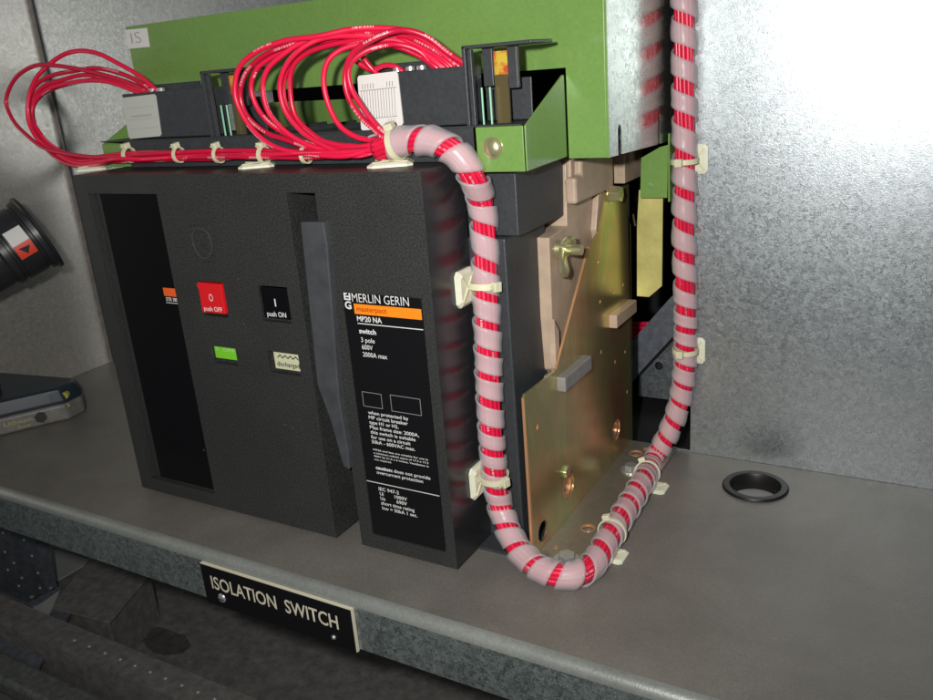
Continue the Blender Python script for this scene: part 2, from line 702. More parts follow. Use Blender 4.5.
# tray top with a real hole, rolled front edge and hanging lip
bm = bmesh.new()
sheet(bm, [(-0.43, T0 + 0.009), (1.8, T0 + 0.009), (1.8, BY), (-0.43, BY)], [circ(HX, HY, HR, 40)], 'z', -0.002, 0.0)
tray = struct(link('equipment_tray', bm, M['tray']))
bm = bmesh.new()
prof = [(T0 + 0.009, 0.0)]
for i in range(9):
    a = math.radians(90 + 90 * i / 8)
    prof.append((T0 + 0.009 - 0.009 * math.sin(math.radians(90 * i / 8)), -0.009 + 0.009 * math.cos(math.radians(90 * i / 8))))
prof += [(T0, -TL), (T0 + 0.02, -TL), (T0 + 0.02, -TL + 0.002), (T0 + 0.002, -TL + 0.002), (T0 + 0.002, -0.009), (T0 + 0.009, -0.002)]
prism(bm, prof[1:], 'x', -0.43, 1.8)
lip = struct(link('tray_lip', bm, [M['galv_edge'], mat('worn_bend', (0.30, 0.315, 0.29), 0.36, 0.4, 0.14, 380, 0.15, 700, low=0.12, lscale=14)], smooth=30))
for p in lip.data.polygons:  # flash highlight along the bend painted in as a lighter grey
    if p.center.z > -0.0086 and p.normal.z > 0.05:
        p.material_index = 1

# back wall (opening behind the switch) and left side wall, folded sheet
bm = bmesh.new()
sheet(bm, [(-0.428, 0.0003), (1.8, 0.0003), (1.8, 1.2), (-0.428, 1.2)],
      [[(0.0, 0.002), (0.518, 0.002), (0.518, 0.486), (0.0, 0.486)]], 'y', BY, BY + 0.002)
wall = tag(link('back_wall', bm, M['galv']), 'mottled galvanised steel back panel of the cubicle behind the switch', 'wall')
bm = newbox(-0.432, -0.43, -0.5, BY - 0.004, 0.0003, 1.2)
tag(link('side_wall', bm, M['galv_left']), 'galvanised steel side panel at the left, behind the cordless drill', 'wall')
bm = newbox(-0.4299, -0.4245, BY - 0.0045, BY - 0.0015, 0.0, 1.0)
tag(link('corner_seam', bm, M['seam']), 'dark folded corner seam between the left and back steel panels', 'seam strip')
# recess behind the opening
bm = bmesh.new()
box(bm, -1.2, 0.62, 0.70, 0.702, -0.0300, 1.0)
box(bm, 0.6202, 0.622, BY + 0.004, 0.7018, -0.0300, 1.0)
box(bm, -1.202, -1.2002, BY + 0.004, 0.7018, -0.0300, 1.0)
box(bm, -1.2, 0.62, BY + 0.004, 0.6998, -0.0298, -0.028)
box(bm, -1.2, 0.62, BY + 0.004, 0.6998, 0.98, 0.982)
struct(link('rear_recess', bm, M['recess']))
# steel bracket plate in the recess with a hole
rp = thing('bracket_plate', 'small grey steel plate with one round hole, seen through the opening behind the switch', 'bracket', (0.44, 0.45, -0.02))
bm = bmesh.new()
sheet(bm, [(0.408, -0.009), (0.49, -0.009), (0.49, 0.073), (0.424, 0.073), (0.4105, 0.043)], [circ(0.4354, 0.0352, 0.0055, 20)], 'y', 0.45, 0.453)
link('plate', bm, M['galv'], rp)
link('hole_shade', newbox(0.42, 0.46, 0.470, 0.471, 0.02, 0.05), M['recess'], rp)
sq = [at(u, v, 'y', 0.40) for u, v in ((622, 352), (672, 296), (690, 300), (690, 318), (640, 372), (622, 395))]
st = tag(link('strut', newprism([(p.x, p.z) for p in sq], 'y', 0.40, 0.404), M['dark_column']),
         'dark diagonal steel strut in the gap behind the gold side plate', 'strut')
bm = bmesh.new()
for k in range(4):
    y = 0.437
    tube(bm, spline([(0.40, y, 0.076 + 0.0055 * k), (0.45, y, 0.079 + 0.0055 * k), (0.52, y, 0.077 + 0.0055 * k)], 0.004), 0.0027, 8, k * .1)
tag(link('rear_wires', bm, M['wire']), 'stack of red wires glimpsed through the opening above the holed plate', 'wires')

# rubber grommet in the tray hole, shelf seen through it
bm = bmesh.new()
N = 48
prof = [(HR - 0.0035, -0.014), (HR - 0.0035, 0.001), (HR - 0.002, 0.0028), (HR + 0.0035, 0.0028), (HR + 0.0048, 0.0012), (HR + 0.0048, 0.0004), (HR - 0.0005, 0.0004), (HR - 0.0005, -0.014)]
rings = [[bm.verts.new((HX + r * math.cos(2 * math.pi * i / N), HY + r * math.sin(2 * math.pi * i / N), z)) for i in range(N)] for r, z in prof]
for a, b in zip(rings, rings[1:] + rings[:1]):
    for i in range(N):
        bm.faces.new((a[i], a[(i + 1) % N], b[(i + 1) % N], b[i]))
tag(link('rubber_grommet', bm, M['rubber'], smooth=40), 'round black rubber grommet lining the hole in the tray', 'grommet')
tag(link('lower_bracket', newbox(0.54, 0.66, 0.19, 0.292, -0.0190, -0.0165), M['pale']), 'galvanised bracket visible down through the grommet hole', 'bracket')

# ------------------------------------------------------------------ below the tray
ZF = -0.42
struct(link('lower_floor', newbox(-1.6, 1.8, -0.6, 1.4, ZF - 0.01, ZF), M['dark_floor']))
ra = at(60, 634, 'z', -0.30)
rail = thing('riveted_rail', 'dark horizontal steel rail with a row of small bright rivets under the tray', 'rail', (ra.x, ra.y, -0.34))
RY0 = ra.y
bm = bmesh.new()
box(bm, -0.75, 1.2, RY0 - 0.022, RY0 + 0.022, -0.302, -0.300)
box(bm, -0.75, 1.2, RY0 - 0.022, RY0 - 0.020, -0.42, -0.302)
link('rail_sheet', bm, M['dark_floor'], rail)
for (u, v) in ((75, 640), (90, 646), (106, 652.5), (121, 659), (136, 665), (151, 671.5), (166, 678), (183, 684.5), (200, 690.5), (217, 697)):
    p = at(u, v, 'z', -0.30)
    b2 = bmesh.new()
    lathe(b2, (p.x, RY0, -0.2998), (0, 0, 1), [(0, 0.0028), (0.0012, 0.0026), (0.002, 0.001)], 12)
    link('rivet', b2, M['rivet'], rail, smooth=60)
lr = thing('lower_rail', 'thick dark zinc channel rail lowest under the tray, at the bottom left', 'rail', (-0.3, RY0 - 0.12, -0.42))
link('channel', newbox(-0.43, 1.0, RY0 - 0.085, RY0 - 0.045, -0.345, -0.318), M['dark_rail'], lr, bevel=0.006)
link('web', newbox(-0.8, 1.0, RY0 - 0.15, RY0 - 0.11, -0.40, -0.36), M['dark_rail'], lr, bevel=0.003)
# riveted column at the far left
col = thing('riveted_column', 'blue-black steel corner plate dotted with bright rivets below the left of the tray', 'column', (-0.50, 0.12, ZF))
pc = [at(-30, 500, 'y', 0.15), at(36, 540, 'y', 0.15), at(47, 594, 'y', 0.15), at(-30, 632, 'y', 0.15)]
bm = newprism([(p.x, p.z) for p in pc], 'y', 0.15, 0.17)
link('column_plate', bm, M['dark_column'], col)
for (u, v) in ((3, 533), (24, 540), (5, 552), (22, 578), (19, 586), (2, 596), (38, 573), (8, 570), (32, 556), (14, 563), (40, 588)):
    p = at(u, v, 'y', 0.15)
    b2 = bmesh.new()
    lathe(b2, p, (0, -1, 0), [(0, 0.0030), (0.0015, 0.0027), (0.0022, 0.001)], 10)
    link('rivet', b2, M['rivet'], col, smooth=60)
fl = [at(-30, 636, 'z', -0.33), at(20, 607, 'z', -0.33), at(62, 585, 'z', -0.33), at(74, 607, 'z', -0.33), at(38, 668, 'z', -0.33), at(-30, 690, 'z', -0.33)]
link('foot_flange', newprism([(p.x, p.y) for p in fl], 'z', -0.334, -0.33), M['dark_column'], col)
for (u, v) in ((51, 588), (32, 597), (25, 614), (64, 630), (60, 634), (35, 607)):
    p = at(u, v, 'z', -0.33)
    b2 = bmesh.new()
    lathe(b2, p, (0, 0, 1), [(0, 0.0032), (0.0015, 0.003), (0.0022, 0.001)], 10)
    link('rivet', b2, M['rivet'], col, smooth=60)
# pale shapes standing in for bright distant floor, and a dark cable duct
pp = [at(44, 547, 'z', ZF + .004), at(92, 560, 'z', ZF + .004), at(54, 582, 'z', ZF + .004)]
tag(link('floor_card', newprism([(p.x, p.y) for p in pp], 'z', ZF + .001, ZF + .004), M['pale']), 'pale grey triangle of sheet on the floor under the tray, larger upper one', 'sheet')
pp = [at(28, 612, 'z', -0.325), at(60, 590, 'z', -0.325), at(52, 608, 'z', -0.325), at(47, 617, 'z', -0.325)]
tag(link('floor_card', newprism([(p.x, p.y) for p in pp], 'z', -0.329, -0.325), M['pale']), 'small pale grey sliver of sheet beside the duct, nearer the bottom rivets', 'sheet')
dk = thing('cable_duct', 'dark brown rectangular cable duct lying under the tray', 'duct', (-0.3, 0.3, ZF))
q = [at(52, 606, 'z', -0.33), at(108, 621, 'z', -0.33), at(150, 572, 'z', -0.33), at(92, 556, 'z', -0.33)]
link('duct_body', newprism([(p.x, p.y) for p in q], 'z', ZF, -0.33), M['dark_floor'], dk, bevel=0.002)
q2 = [at(50, 607, 'z', -0.327), at(109, 623, 'z', -0.327), at(152, 572, 'z', -0.327), at(92, 555, 'z', -0.327)]
link('duct_lid', newprism([(p.x, p.y) for p in q2], 'z', -0.33, -0.327), M['dark_floor'], dk, bevel=0.0008)
bm = bmesh.new()
random.seed(3)
c0 = at(163, 640, 'z', ZF + 0.0006)
prism(bm, [(c0.x + (0.06 + random.uniform(-.012, .012)) * math.cos(a * .35), c0.y + (0.024 + random.uniform(-.006, .006)) * math.sin(a * .35)) for a in range(18)], 'z', ZF + .0003, ZF + .0008)
tag(link('oil_stain', bm, mat('oily_patch', (0.085, 0.078, 0.070), 0.45, 0, 0.4, 80)), 'dark irregular stain on the floor below the tray', 'stain')

# ================================================================== the switch
sw = thing('isolation_switch', 'large black moulded isolation switch with red and black push buttons, standing on the tray', 'switch', (0.2, 0.06, 0.0))
rects = [
    (0.0175, 0.1138, 0.0185, 0.3230, 0.0045),
    (0.0205, 0.0245, 0.0185, 0.3230, 0.010), (0.0275, 0.0305, 0.0185, 0.3230, 0.009),
    (0.1452, 0.1783, 0.2112, 0.2444, 0.006),
    (0.2200, 0.2536, 0.2118, 0.2444, 0.006),
    (0.1478, 0.1794, 0.1645, 0.1818, 0.006),
    (0.2185, 0.2550, 0.1632, 0.1838, 0.006),
    (0.1475, 0.1740, 0.2620, 0.2960, 0.0012),
    (0.2684, 0.2985, 0.0, 0.3245, 0.040),
    (0.3125, 0.3905, 0.0177, 0.2445, 0.0012),
]
xs = sorted(set([0, 0.4] + [r[0] for r in rects] + [r[1] for r in rects]))
zs = sorted(set([0.004, H] + [r[2] for r in rects if r[2] > 0.004] + [r[3] for r in rects]))
cover = link('front_cover', relief(xs, zs, rects, 0.062), [M['case'], M['case_side']], sw)
for p in cover.data.polygons:
    if p.normal.x > 0.9 and p.center.x > 0.399:
        p.material_index = 1
md = cover.modifiers.new('bevel', 'BEVEL')
md.width = 0.0011
md.segments = 2
md.limit_method = 'ANGLE'
# black insert of the left recess
link('window_panel', newbox(0.0310, 0.1134, 0.0030, 0.0044, 0.0210, 0.3226), M['black_gloss'], sw)
tg = link('rating_tag', newbox(0.0950, 0.1132, 0.0024, 0.0029, 0.2190, 0.2340), M['label_black'], sw)
link('orange_band', newbox(0.0950, 0.1132, 0.0019, 0.00235, 0.2260, 0.2340), M['orange_red'], tg)
bm = bmesh.new()
text_mesh(bm, 'STR 38S', 0.0962, 0.2212, 0.0034, 0.0160, y=0.0022, bold=0.02)
box(bm, 0.0955, 0.1130, 0.0021, 0.0023, 0.2190, 0.2196)
link('lettering', bm, M['white_ink'], tg)
# lock ring
bm = bmesh.new()
cx, cz = 0.1611, 0.2795
for r0, r1 in ((0.0142, 0.0132),):
    N = 40
    A = [[bm.verts.new((cx + r * math.cos(2 * math.pi * i / N) * 0.86, y, cz + r * math.sin(2 * math.pi * i / N))) for i in range(N)]
         for r, y in ((r0, 0.0012), (r0, -0.0004), (r1, -0.0004), (r1, 0.0012))]
    for a, b in zip(A, A[1:]):
        for i in range(N):
            bm.faces.new((a[i], a[(i + 1) % N], b[(i + 1) % N], b[i]))
lkr = link('lock_ring', bm, M['lever'], sw, smooth=30)
bm = bmesh.new()
prism(bm, circ(cx, cz, 0.0131 * 0.86, 40, 0.0131), 'y', 0.0004, 0.0010)
link('lock_disc', bm, M['case'], lkr)
# push buttons
bt = link('push_button', newprism([(0.1475, 0.2150), (0.1768, 0.2150), (0.1772, 0.2430), (0.1480, 0.2432), (0.1462, 0.2400), (0.1480, 0.2370)], 'y', -0.0022, 0.0058), M['red_btn'], sw, bevel=0.0006)
bt['label'] = 'red push button marked O push OFF'
bm = bmesh.new()
text_mesh(bm, 'O', 0.1600, 0.2265, 0.0068, 0.0050, y=-0.0024, bold=0.0)
text_mesh(bm, 'push OFF', 0.1510, 0.2170, 0.0042, 0.0232, y=-0.0024, bold=0.01)
link('lettering', bm, M['white_ink'], bt)
bt = link('push_button', newprism([(0.2220, 0.2150), (0.2518, 0.2150), (0.2522, 0.2428), (0.2216, 0.2430)], 'y', 0.0008, 0.0058), M['black_gloss'], sw, bevel=0.0008)
bt['label'] = 'black push button marked I push ON'
bm = bmesh.new()
box(bm, 0.2368, 0.2380, 0.0003, 0.0006, 0.2262, 0.2330)
text_mesh(bm, 'push ON', 0.2258, 0.2168, 0.0044, 0.0220, y=0.0005, bold=0.015)
link('lettering', bm, M['white_ink'], bt)
b1 = link('indicator_window', newbox(0.1490, 0.1784, 0.0030, 0.0058, 0.1690, 0.1809), M['green_ind'], sw)
b1['label'] = 'bright green state indicator'
bm = bmesh.new()
text_mesh(bm, 'O', 0.1512, 0.1765, 0.0030, 0.0028, y=0.0028)
text_mesh(bm, 'OFF', 0.160, 0.1765, 0.0028, 0.0150, y=0.0028)
link('lettering', bm, M['cream_ind'], b1)
b1 = link('indicator_window', newbox(0.2245, 0.2537, 0.0020, 0.0058, 0.1672, 0.1827), M['cream_ind'], sw)
b1['label'] = 'cream indicator with coil spring drawing and word discharged'
bm = bmesh.new()
for k in range(8):
    x = 0.2290 + 0.0030 * k
    a, c = (0.1812, 0.1786) if k % 2 else (0.1786, 0.1812)
    prism(bm, [(x, a), (x + 0.0030, c), (x + 0.0030, c - 0.0011), (x, a - 0.0011)], 'y', 0.0015, 0.0018)
text_mesh(bm, 'discharged', 0.2272, 0.1700, 0.0044, 0.0262, y=0.0017, bold=0.01)
link('lettering', bm, M['black_ink'], b1)
# tiny moulding screws on the cover
for (u, v) in ((238, 279), (244, 324), (204, 450), (285, 425), (293, 428), (351, 463)):
    p = at(u, v, 'y', 0)
    b2 = bmesh.new()
    lathe(b2, p, (0, -1, 0), [(0, 0.0011), (0.0005, 0.0009)], 10)
    link('dimple', b2, M['lever'], sw)
# charging lever
lp = [at(u, v, 'y', -0.006) for u, v in ((300, 222), (323, 222), (327, 245), (339, 400), (348, 452), (349, 470), (343, 466), (338, 448), (330, 420), (317, 385))]
bm = newprism([(p.x, p.z) for p in lp], 'y', -0.006, 0.012)
link('charging_lever', bm, M['lever'], sw, bevel=0.0012)
link('slot_rib', newbox(0.2930, 0.2984, 0.010, 0.0395, 0.2, 0.3243), M['case'], sw)
# label plate of the right column
lab = link('label_panel', newbox(0.3135, 0.3895, -0.0002, 0.0011, 0.0190, 0.2435), M['label_black'], sw, bevel=0.0003)
link('orange_band', newbox(0.3240, 0.3893, -0.0006, -0.0003, 0.2266, 0.2352), M['orange'], lab)
bm = bmesh.new()
TY = -0.0005
text_mesh(bm, 'MERLIN GERIN', 0.3230, 0.2368, 0.0072, 0.0555, TY, bold=-0.004)
text_mesh(bm, 'MP20 NA', 0.3256, 0.2206, 0.0043, 0.0248, TY, bold=0.02)
box(bm, 0.3256, 0.3893, TY, TY + 0.0002, 0.2182, 0.2189)
text_mesh(bm, 'switch', 0.3262, 0.2102, 0.0042, 0.0170, TY, bold=0.025)
for s, z, w in (('3 pole', 0.2026, .0138), ('600V', 0.1964, .0110), ('2000A max', 0.1900, .0246)):
    text_mesh(bm, s, 0.3270, z, 0.0040, w, TY, bold=0.006)
# maker's monogram: rotated M over G
for bx in ((0.3148, 0.3162, 0.2378, 0.2438), (0.3200, 0.3214, 0.2378, 0.2438), (0.3162, 0.3200, 0.2378, 0.2390), (0.3162, 0.3200, 0.2402, 0.2414), (0.3162, 0.3182, 0.2426, 0.2438)):
    box(bm, bx[0], bx[1], TY, TY + 0.0002, bx[2], bx[3])
text_mesh(bm, 'G', 0.3148, 0.2304, 0.0062, 0.0066, TY, bold=0.03)
y0 = 0.1380
for s, w in (('when protected by', .041), ('MP circuit breaker', .040), ('type H1 or H2,', .030), ('Max frame size: 2000A,', .0500),
             ('this switch is suitable', .0460), ('for use on a circuit', .0405), ('50kA - 600VAC max.', .0445)):
    text_mesh(bm, s, 0.3250, y0, 0.0031, w, TY, bold=0.01)
    y0 -= 0.00455
y0 = 0.1040
for s, w in (('MP20 and less are suitable for use in', .056), ('a minimum cubicle space of 17.3 x 17.3', .056),
             ('900V by 21.6 x 6 inches, Ventilation is', .056), ('not required.', .018)):
    text_mesh(bm, s, 0.3255, y0, 0.0016, w, TY, bold=0.01)
    y0 -= 0.0031
text_mesh(bm, 'caution:', 0.3258, 0.0862, 0.0031, .0178, TY, bold=0.03)
text_mesh(bm, 'does not provide', 0.3450, 0.0862, 0.0031, .0370, TY, bold=0.008)
text_mesh(bm, 'overcurrent protection', 0.3262, 0.0817, 0.0031, .0480, TY, bold=0.008)
box(bm, 0.3140, 0.3893, TY, TY + 0.0002, 0.0722, 0.0728)
text_mesh(bm, 'IEC 947-2', 0.3262, 0.0655, 0.0032, .0215, TY, bold=0.01)
text_mesh(bm, 'Ui', 0.3268, 0.0608, 0.0032, .0040, TY, bold=0.01)
text_mesh(bm, '1000V', 0.3425, 0.0608, 0.0032, .0130, TY, bold=0.01)
text_mesh(bm, 'Ue', 0.3268, 0.0562, 0.0032, .0052, TY, bold=0.01)
text_mesh(bm, '690V', 0.3440, 0.0562, 0.0032, .0110, TY, bold=0.01)
text_mesh(bm, 'short time rating', 0.3270, 0.0516, 0.0032, .0350, TY, bold=0.01)
text_mesh(bm, 'Icw = 50kA 1 sec.', 0.3275, 0.0468, 0.0032, .0370, TY, bold=0.01)
link('lettering', bm, M['white_ink'], lab)
for bb in ((0.3210, 0.3410, 0.1446, 0.1580), (0.3500, 0.3797, 0.1440, 0.1588)):
    bm = bmesh.new()
    rect_outline(bm, *bb, TY, 0.0004)
    link('blank_box', bm, M['grey_line'], lab)
bm = bmesh.new()
text_mesh(bm, 'masterpact', 0.3265, 0.2292, 0.0042, 0.0300, -0.0008, bold=0.015)
link('band_lettering', bm, M['brown_ink'], lab)

# base and rear mouldings
link('base_plate', newbox(0.02, 0.4515, 0.040, 0.29, 0.0005, 0.0032), M['body'], sw)
bm = bmesh.new()
box(bm, 0.01, 0.4330, 0.0625, 0.1382, 0.0035, 0.2785)
link('lower_block', bm, M['body'], sw, bevel=0.0015)
bm = bmesh.new()
prism(bm, [(0.0715, 0.2790), (0.1640, 0.2790), (0.1640, 0.3300), (0.1260, 0.3300), (0.1260, 0.3655), (0.0715, 0.3655)], 'x', 0.0, 0.4410)
link('upper_block', bm, M['body'], sw, bevel=0.001)
link('ledge', newbox(0.024, 0.4180, 0.0505, 0.0515, 0.3410, 0.3660), M['body'], sw)
link('deck', newbox(-0.0140, 0.4590, 0.0500, 0.1270, 0.3662, 0.3672), M['body'], sw)
for xx in (0.215, 0.25, 0.285):
    link('deck_rib', newbox(xx, xx + 0.004, 0.056, 0.124, 0.3675, 0.3715), M['body'], sw)

# green mounting frame: right cheek with screw, left cheek
gb = bmesh.new()
BX = 0.4615
prism(gb, [(0.0520, 0.3325), (0.1265, 0.3340), (0.1265, 0.3980), (0.1225, 0.3980), (0.0520, 0.3660)], 'x', BX - 0.0015, BX)
box(gb, 0.4200, BX - 0.0015, 0.0504, 0.0519, 0.3325, 0.3660)
fr = link('mounting_frame', gb, M['green'], sw, bevel=0.0007)
fr['label'] = 'green right end cheek of the frame with a round head screw'
bm = bmesh.new()
lathe(bm, at(493, 148, 'y', 0.0504), (0, -1, 0), [(0, 0.0082), (0.001, 0.0082), (0.0011, 0.0066), (0.003, 0.0060), (0.0042, 0.0038), (0.0045, 0.0012)], 28)
scr = link('screw', bm, M['steel_yellow'], fr, smooth=40)
c = at(493, 148, 'y', 0.065)
bm = bmesh.new()
box(bm, c.x - .0028, c.x + .0028, c.y - .0003, c.y + .0004, c.z - .0005, c.z + .0005)
box(bm, c.x - .0005, c.x + .0005, c.y - .0005, c.y + .0004, c.z - .0028, c.z + .0028)
gb = bmesh.new()
bm.free()
prism(gb, [(0.0520, 0.3415), (0.1265, 0.3415), (0.1265, 0.3980), (0.1225, 0.3980), (0.0520, 0.3640)], 'x', -0.0160, -0.0145)
box(gb, -0.0145, 0.030, 0.0520, 0.0535, 0.3415, 0.3640)
f2 = link('mounting_frame', gb, M['green'], sw)
f2['label'] = 'green left end cheek of the frame, mostly hidden by wires'

# terminal blocks
def terminal(x0, xpost, xend, name_label, sticker_px, grid, amber):
    y0, y1 = 0.0540, 0.0800
    t = link('terminal_block', newbox(x0, xpost, y0, y1, 0.3680, 0.4105), M['body'], sw, bevel=0.0012)
    t['label'] = name_label
    bm = bmesh.new()
    # open frame: post, top cap, rear fins
    prism(bm, [(y0 - 0.003, 0.367), (y0 + 0.004, 0.367), (y0 + 0.004, 0.424), (y0 - 0.003, 0.424)], 'x', xpost, xpost + 0.0030)
    box(bm, xpost + 0.0030, xpost + 0.0065, y0, y0 + 0.004, 0.3670, 0.4215)
    box(bm, xpost, xend, y0 - 0.003, y0 + 0.034, 0.4220, 0.4245)
    box(bm, xpost + 0.0090, xpost + 0.0175, y0 + 0.012, y0 + 0.016, 0.3945, 0.4218)
    box(bm, xpost + 0.0300, xpost + 0.0380, y0 + 0.012, y0 + 0.016, 0.3920, 0.4218)
    box(bm, xpost, xpost + 0.0400, y0 + 0.030, y0 + 0.032, 0.3680, 0.3990)
    link('frame', bm, M['body'], t, bevel=0.0006)
    bm = bmesh.new()
    box(bm, xpost + 0.0180, xpost + 0.0292, y0 + 0.013, y0 + 0.0150, 0.3670, 0.4020)
    link('contact_strip', bm, mat_strip, t)
    link('amber_insert', newprism([(xpost + 0.0180, 0.4022), (xpost + 0.0292, 0.4022), (xpost + 0.0292, 0.4190), (xpost + 0.0180, 0.4190)], 'y', y0 + 0.0135, y0 + 0.0145), M['lamp_amber'], t)
    for dx in (0.0095, 0.0165):
        link('contact_pin', newbox(xpost + dx, xpost + dx + 0.0010, y0 + 0.006, y0 + 0.0070, 0.3670, 0.3940), M['pipe'], t)
    # wire entry screws on top
    for dx in ((0.028, 0.040) if not grid else (0.030, 0.042, 0.053)):
        b2 = bmesh.new()
        cyl(b2, (x0 + dx, y0 + 0.014, 0.410), (x0 + dx, y0 + 0.014, 0.4135), 0.0042, 0.0038, 16)
        link('clamp_screw', b2, M['steel'], t)
    link('top_rail', newbox(x0 + 0.004, xpost - 0.03, y0 + 0.020, y0 + 0.025, 0.4102, 0.4170), M['body'], t)
    P = [at(u, v, 'y', y0) for u, v in sticker_px]
    # rounded sticker
    pts = []
    n = len(P)
    for i in range(n):
        a, b, c = P[i - 1], P[i], P[(i + 1) % n]
        for k in (0.12, 0.04):
            pts.append(b.lerp(a, k))
        for k in (0.04, 0.12):
            pts.append(b.lerp(c, k))
    st_ = link('sticker', newprism([(p.x, p.z) for p in pts], 'y', y0 - 0.0010, y0 - 0.0001), M['paper'] if grid else M['paper_grey'], t)
    bm = bmesh.new()
    U = (P[1] - P[0])
    Vv = (P[3] - P[0])

    def quad(a0, a1, b0, b1):
        c4 = [P[0] + U * a + Vv * b for a, b in ((a0, b0), (a1, b0), (a1, b1), (a0, b1))]
        prism(bm, [(p.x, p.z) for p in c4], 'y', y0 - 0.0013, y0 - 0.0011)
    if grid:
        quad(0.04, 0.96, 0.270, 0.282)
        quad(0.06, 0.94, 0.780, 0.792)
        for k in range(13):
            a = 0.08 + 0.068 * k
            quad(a, a + 0.010, 0.28, 0.78)
        for k in (0, 1, 2, 3, 4, 9, 10, 11):
            quad(0.11 + 0.068 * k, 0.125 + 0.068 * k, 0.16, 0.25)
            quad(0.11 + 0.068 * k, 0.12 + 0.068 * k, 0.82, 0.87)
        text_mesh(bm, 'E', 0, 0, 0.002, 0.0016, frame=(P[0] + U * 0.86 + Vv * 0.92 + Vector((0, -.0013, 0)), Vector((1, 0, 0)), Vector((0, 0, 1))))
    else:
        for b_ in (0.26, 0.54, 0.76):
            quad(0.08, 0.92, b_, b_ + 0.012)
        quad(0.2, 0.8, 0.44, 0.49)
    link('printed_grid', bm, M['grey_line'] if grid else mat_faint, st_)
    return t


mat_strip = mat('bronze_contact', (0.22, 0.17, 0.08), 0.35, 0.7)
mat_faint = mat('faint_print', (0.40, 0.41, 0.36), 0.6)
def amber_mat():
    m = bpy.data.materials.new('translucent_amber')
    m.use_nodes = True
    n = m.node_tree.nodes
    lk = m.node_tree.links
    b = n['Principled BSDF']
    b.inputs['Roughness'].default_value = 0.25
    t = n.new('ShaderNodeTexNoise')
    t.inputs['Scale'].default_value = 140
    r = n.new('ShaderNodeValToRGB')
    r.color_ramp.elements[0].color = (0.80, 0.16, 0.05, 1)
    r.color_ramp.elements[0].position = 0.40
    r.color_ramp.elements[1].color = (0.90, 0.72, 0.10, 1)
    r.color_ramp.elements[1].position = 0.60
    tc = n.new('ShaderNodeTexCoord')
    lk.new(tc.outputs['Object'], t.inputs['Vector'])
    lk.new(t.outputs['Fac'], r.inputs[0])
    lk.new(r.outputs[0], b.inputs['Base Color'])
    tl = n.new('ShaderNodeBsdfTranslucent')
    lk.new(r.outputs[0], tl.inputs[0])
    mx = n.new('ShaderNodeMixShader')
    mx.inputs[0].default_value = 0.5
    lk.new(b.outputs[0], mx.inputs[1])
    lk.new(tl.outputs[0], mx.inputs[2])
    lk.new(mx.outputs[0], n['Material Output'].inputs['Surface'])
    return m


M['lamp_amber'] = amber_mat()
terminal(0.0265, 0.1400, 0.1900, 'left terminal block with pale grey sticker', ((122, 98), (156, 94), (162, 136), (130, 139)), False, False)
terminal(0.3130, 0.4125, 0.4700, 'right terminal block with white grid sticker', ((358, 76), (398, 71), (404, 125), (362, 131)), True, True)

# tan arc-side mouldings above the gold plate
bm = bmesh.new()
prism(bm, [(0.1655, 0.3285), (0.257, 0.3255), (0.257, 0.290), (0.1655, 0.290)], 'x', 0.40, 0.4475)
link('tan_moulding', bm, M['tan'], sw, bevel=0.0015)
link('moulding_lip', newprism([(0.1600, 0.2890), (0.2530, 0.2890), (0.2530, 0.3255), (0.1740, 0.3275), (0.1740, 0.3130), (0.1600, 0.3120)], 'x', 0.4430, 0.4540), M['tan'], sw, bevel=0.003, seg=3)
link('tan_moulding', newbox(0.425, 0.4600, 0.2670, 0.3200, 0.2910, 0.3240), M['tan'], sw, bevel=0.001)
tanb = [at(u, v, 'x', 0.4440) for u, v in ((566, 164), (612, 164), (612, 190), (604, 240), (590, 262), (565, 380), (556, 370), (552, 318), (549, 238), (567, 226))]
link('tan_side', newprism([(p.y, p.z) for p in tanb], 'x', 0.40, 0.4440), M['tan'], sw, bevel=0.001)
tf = [at(u, v, 'x', 0.4500) for u, v in ((599, 190), (612, 186), (610, 215), (604, 236), (598, 240), (596, 230))]
link('tan_fin', newprism([(p.y, p.z) for p in tf], 'x', 0.4440, 0.4500), M['tan'], sw, bevel=0.001)
tf = [at(u, v, 'x', 0.4470) for u, v in ((551, 319), (556, 330), (557, 378), (553, 368))]
link('tan_fin', newprism([(p.y, p.z) for p in tf], 'x', 0.4442, 0.4500), M['tan'], sw, bevel=0.0005)
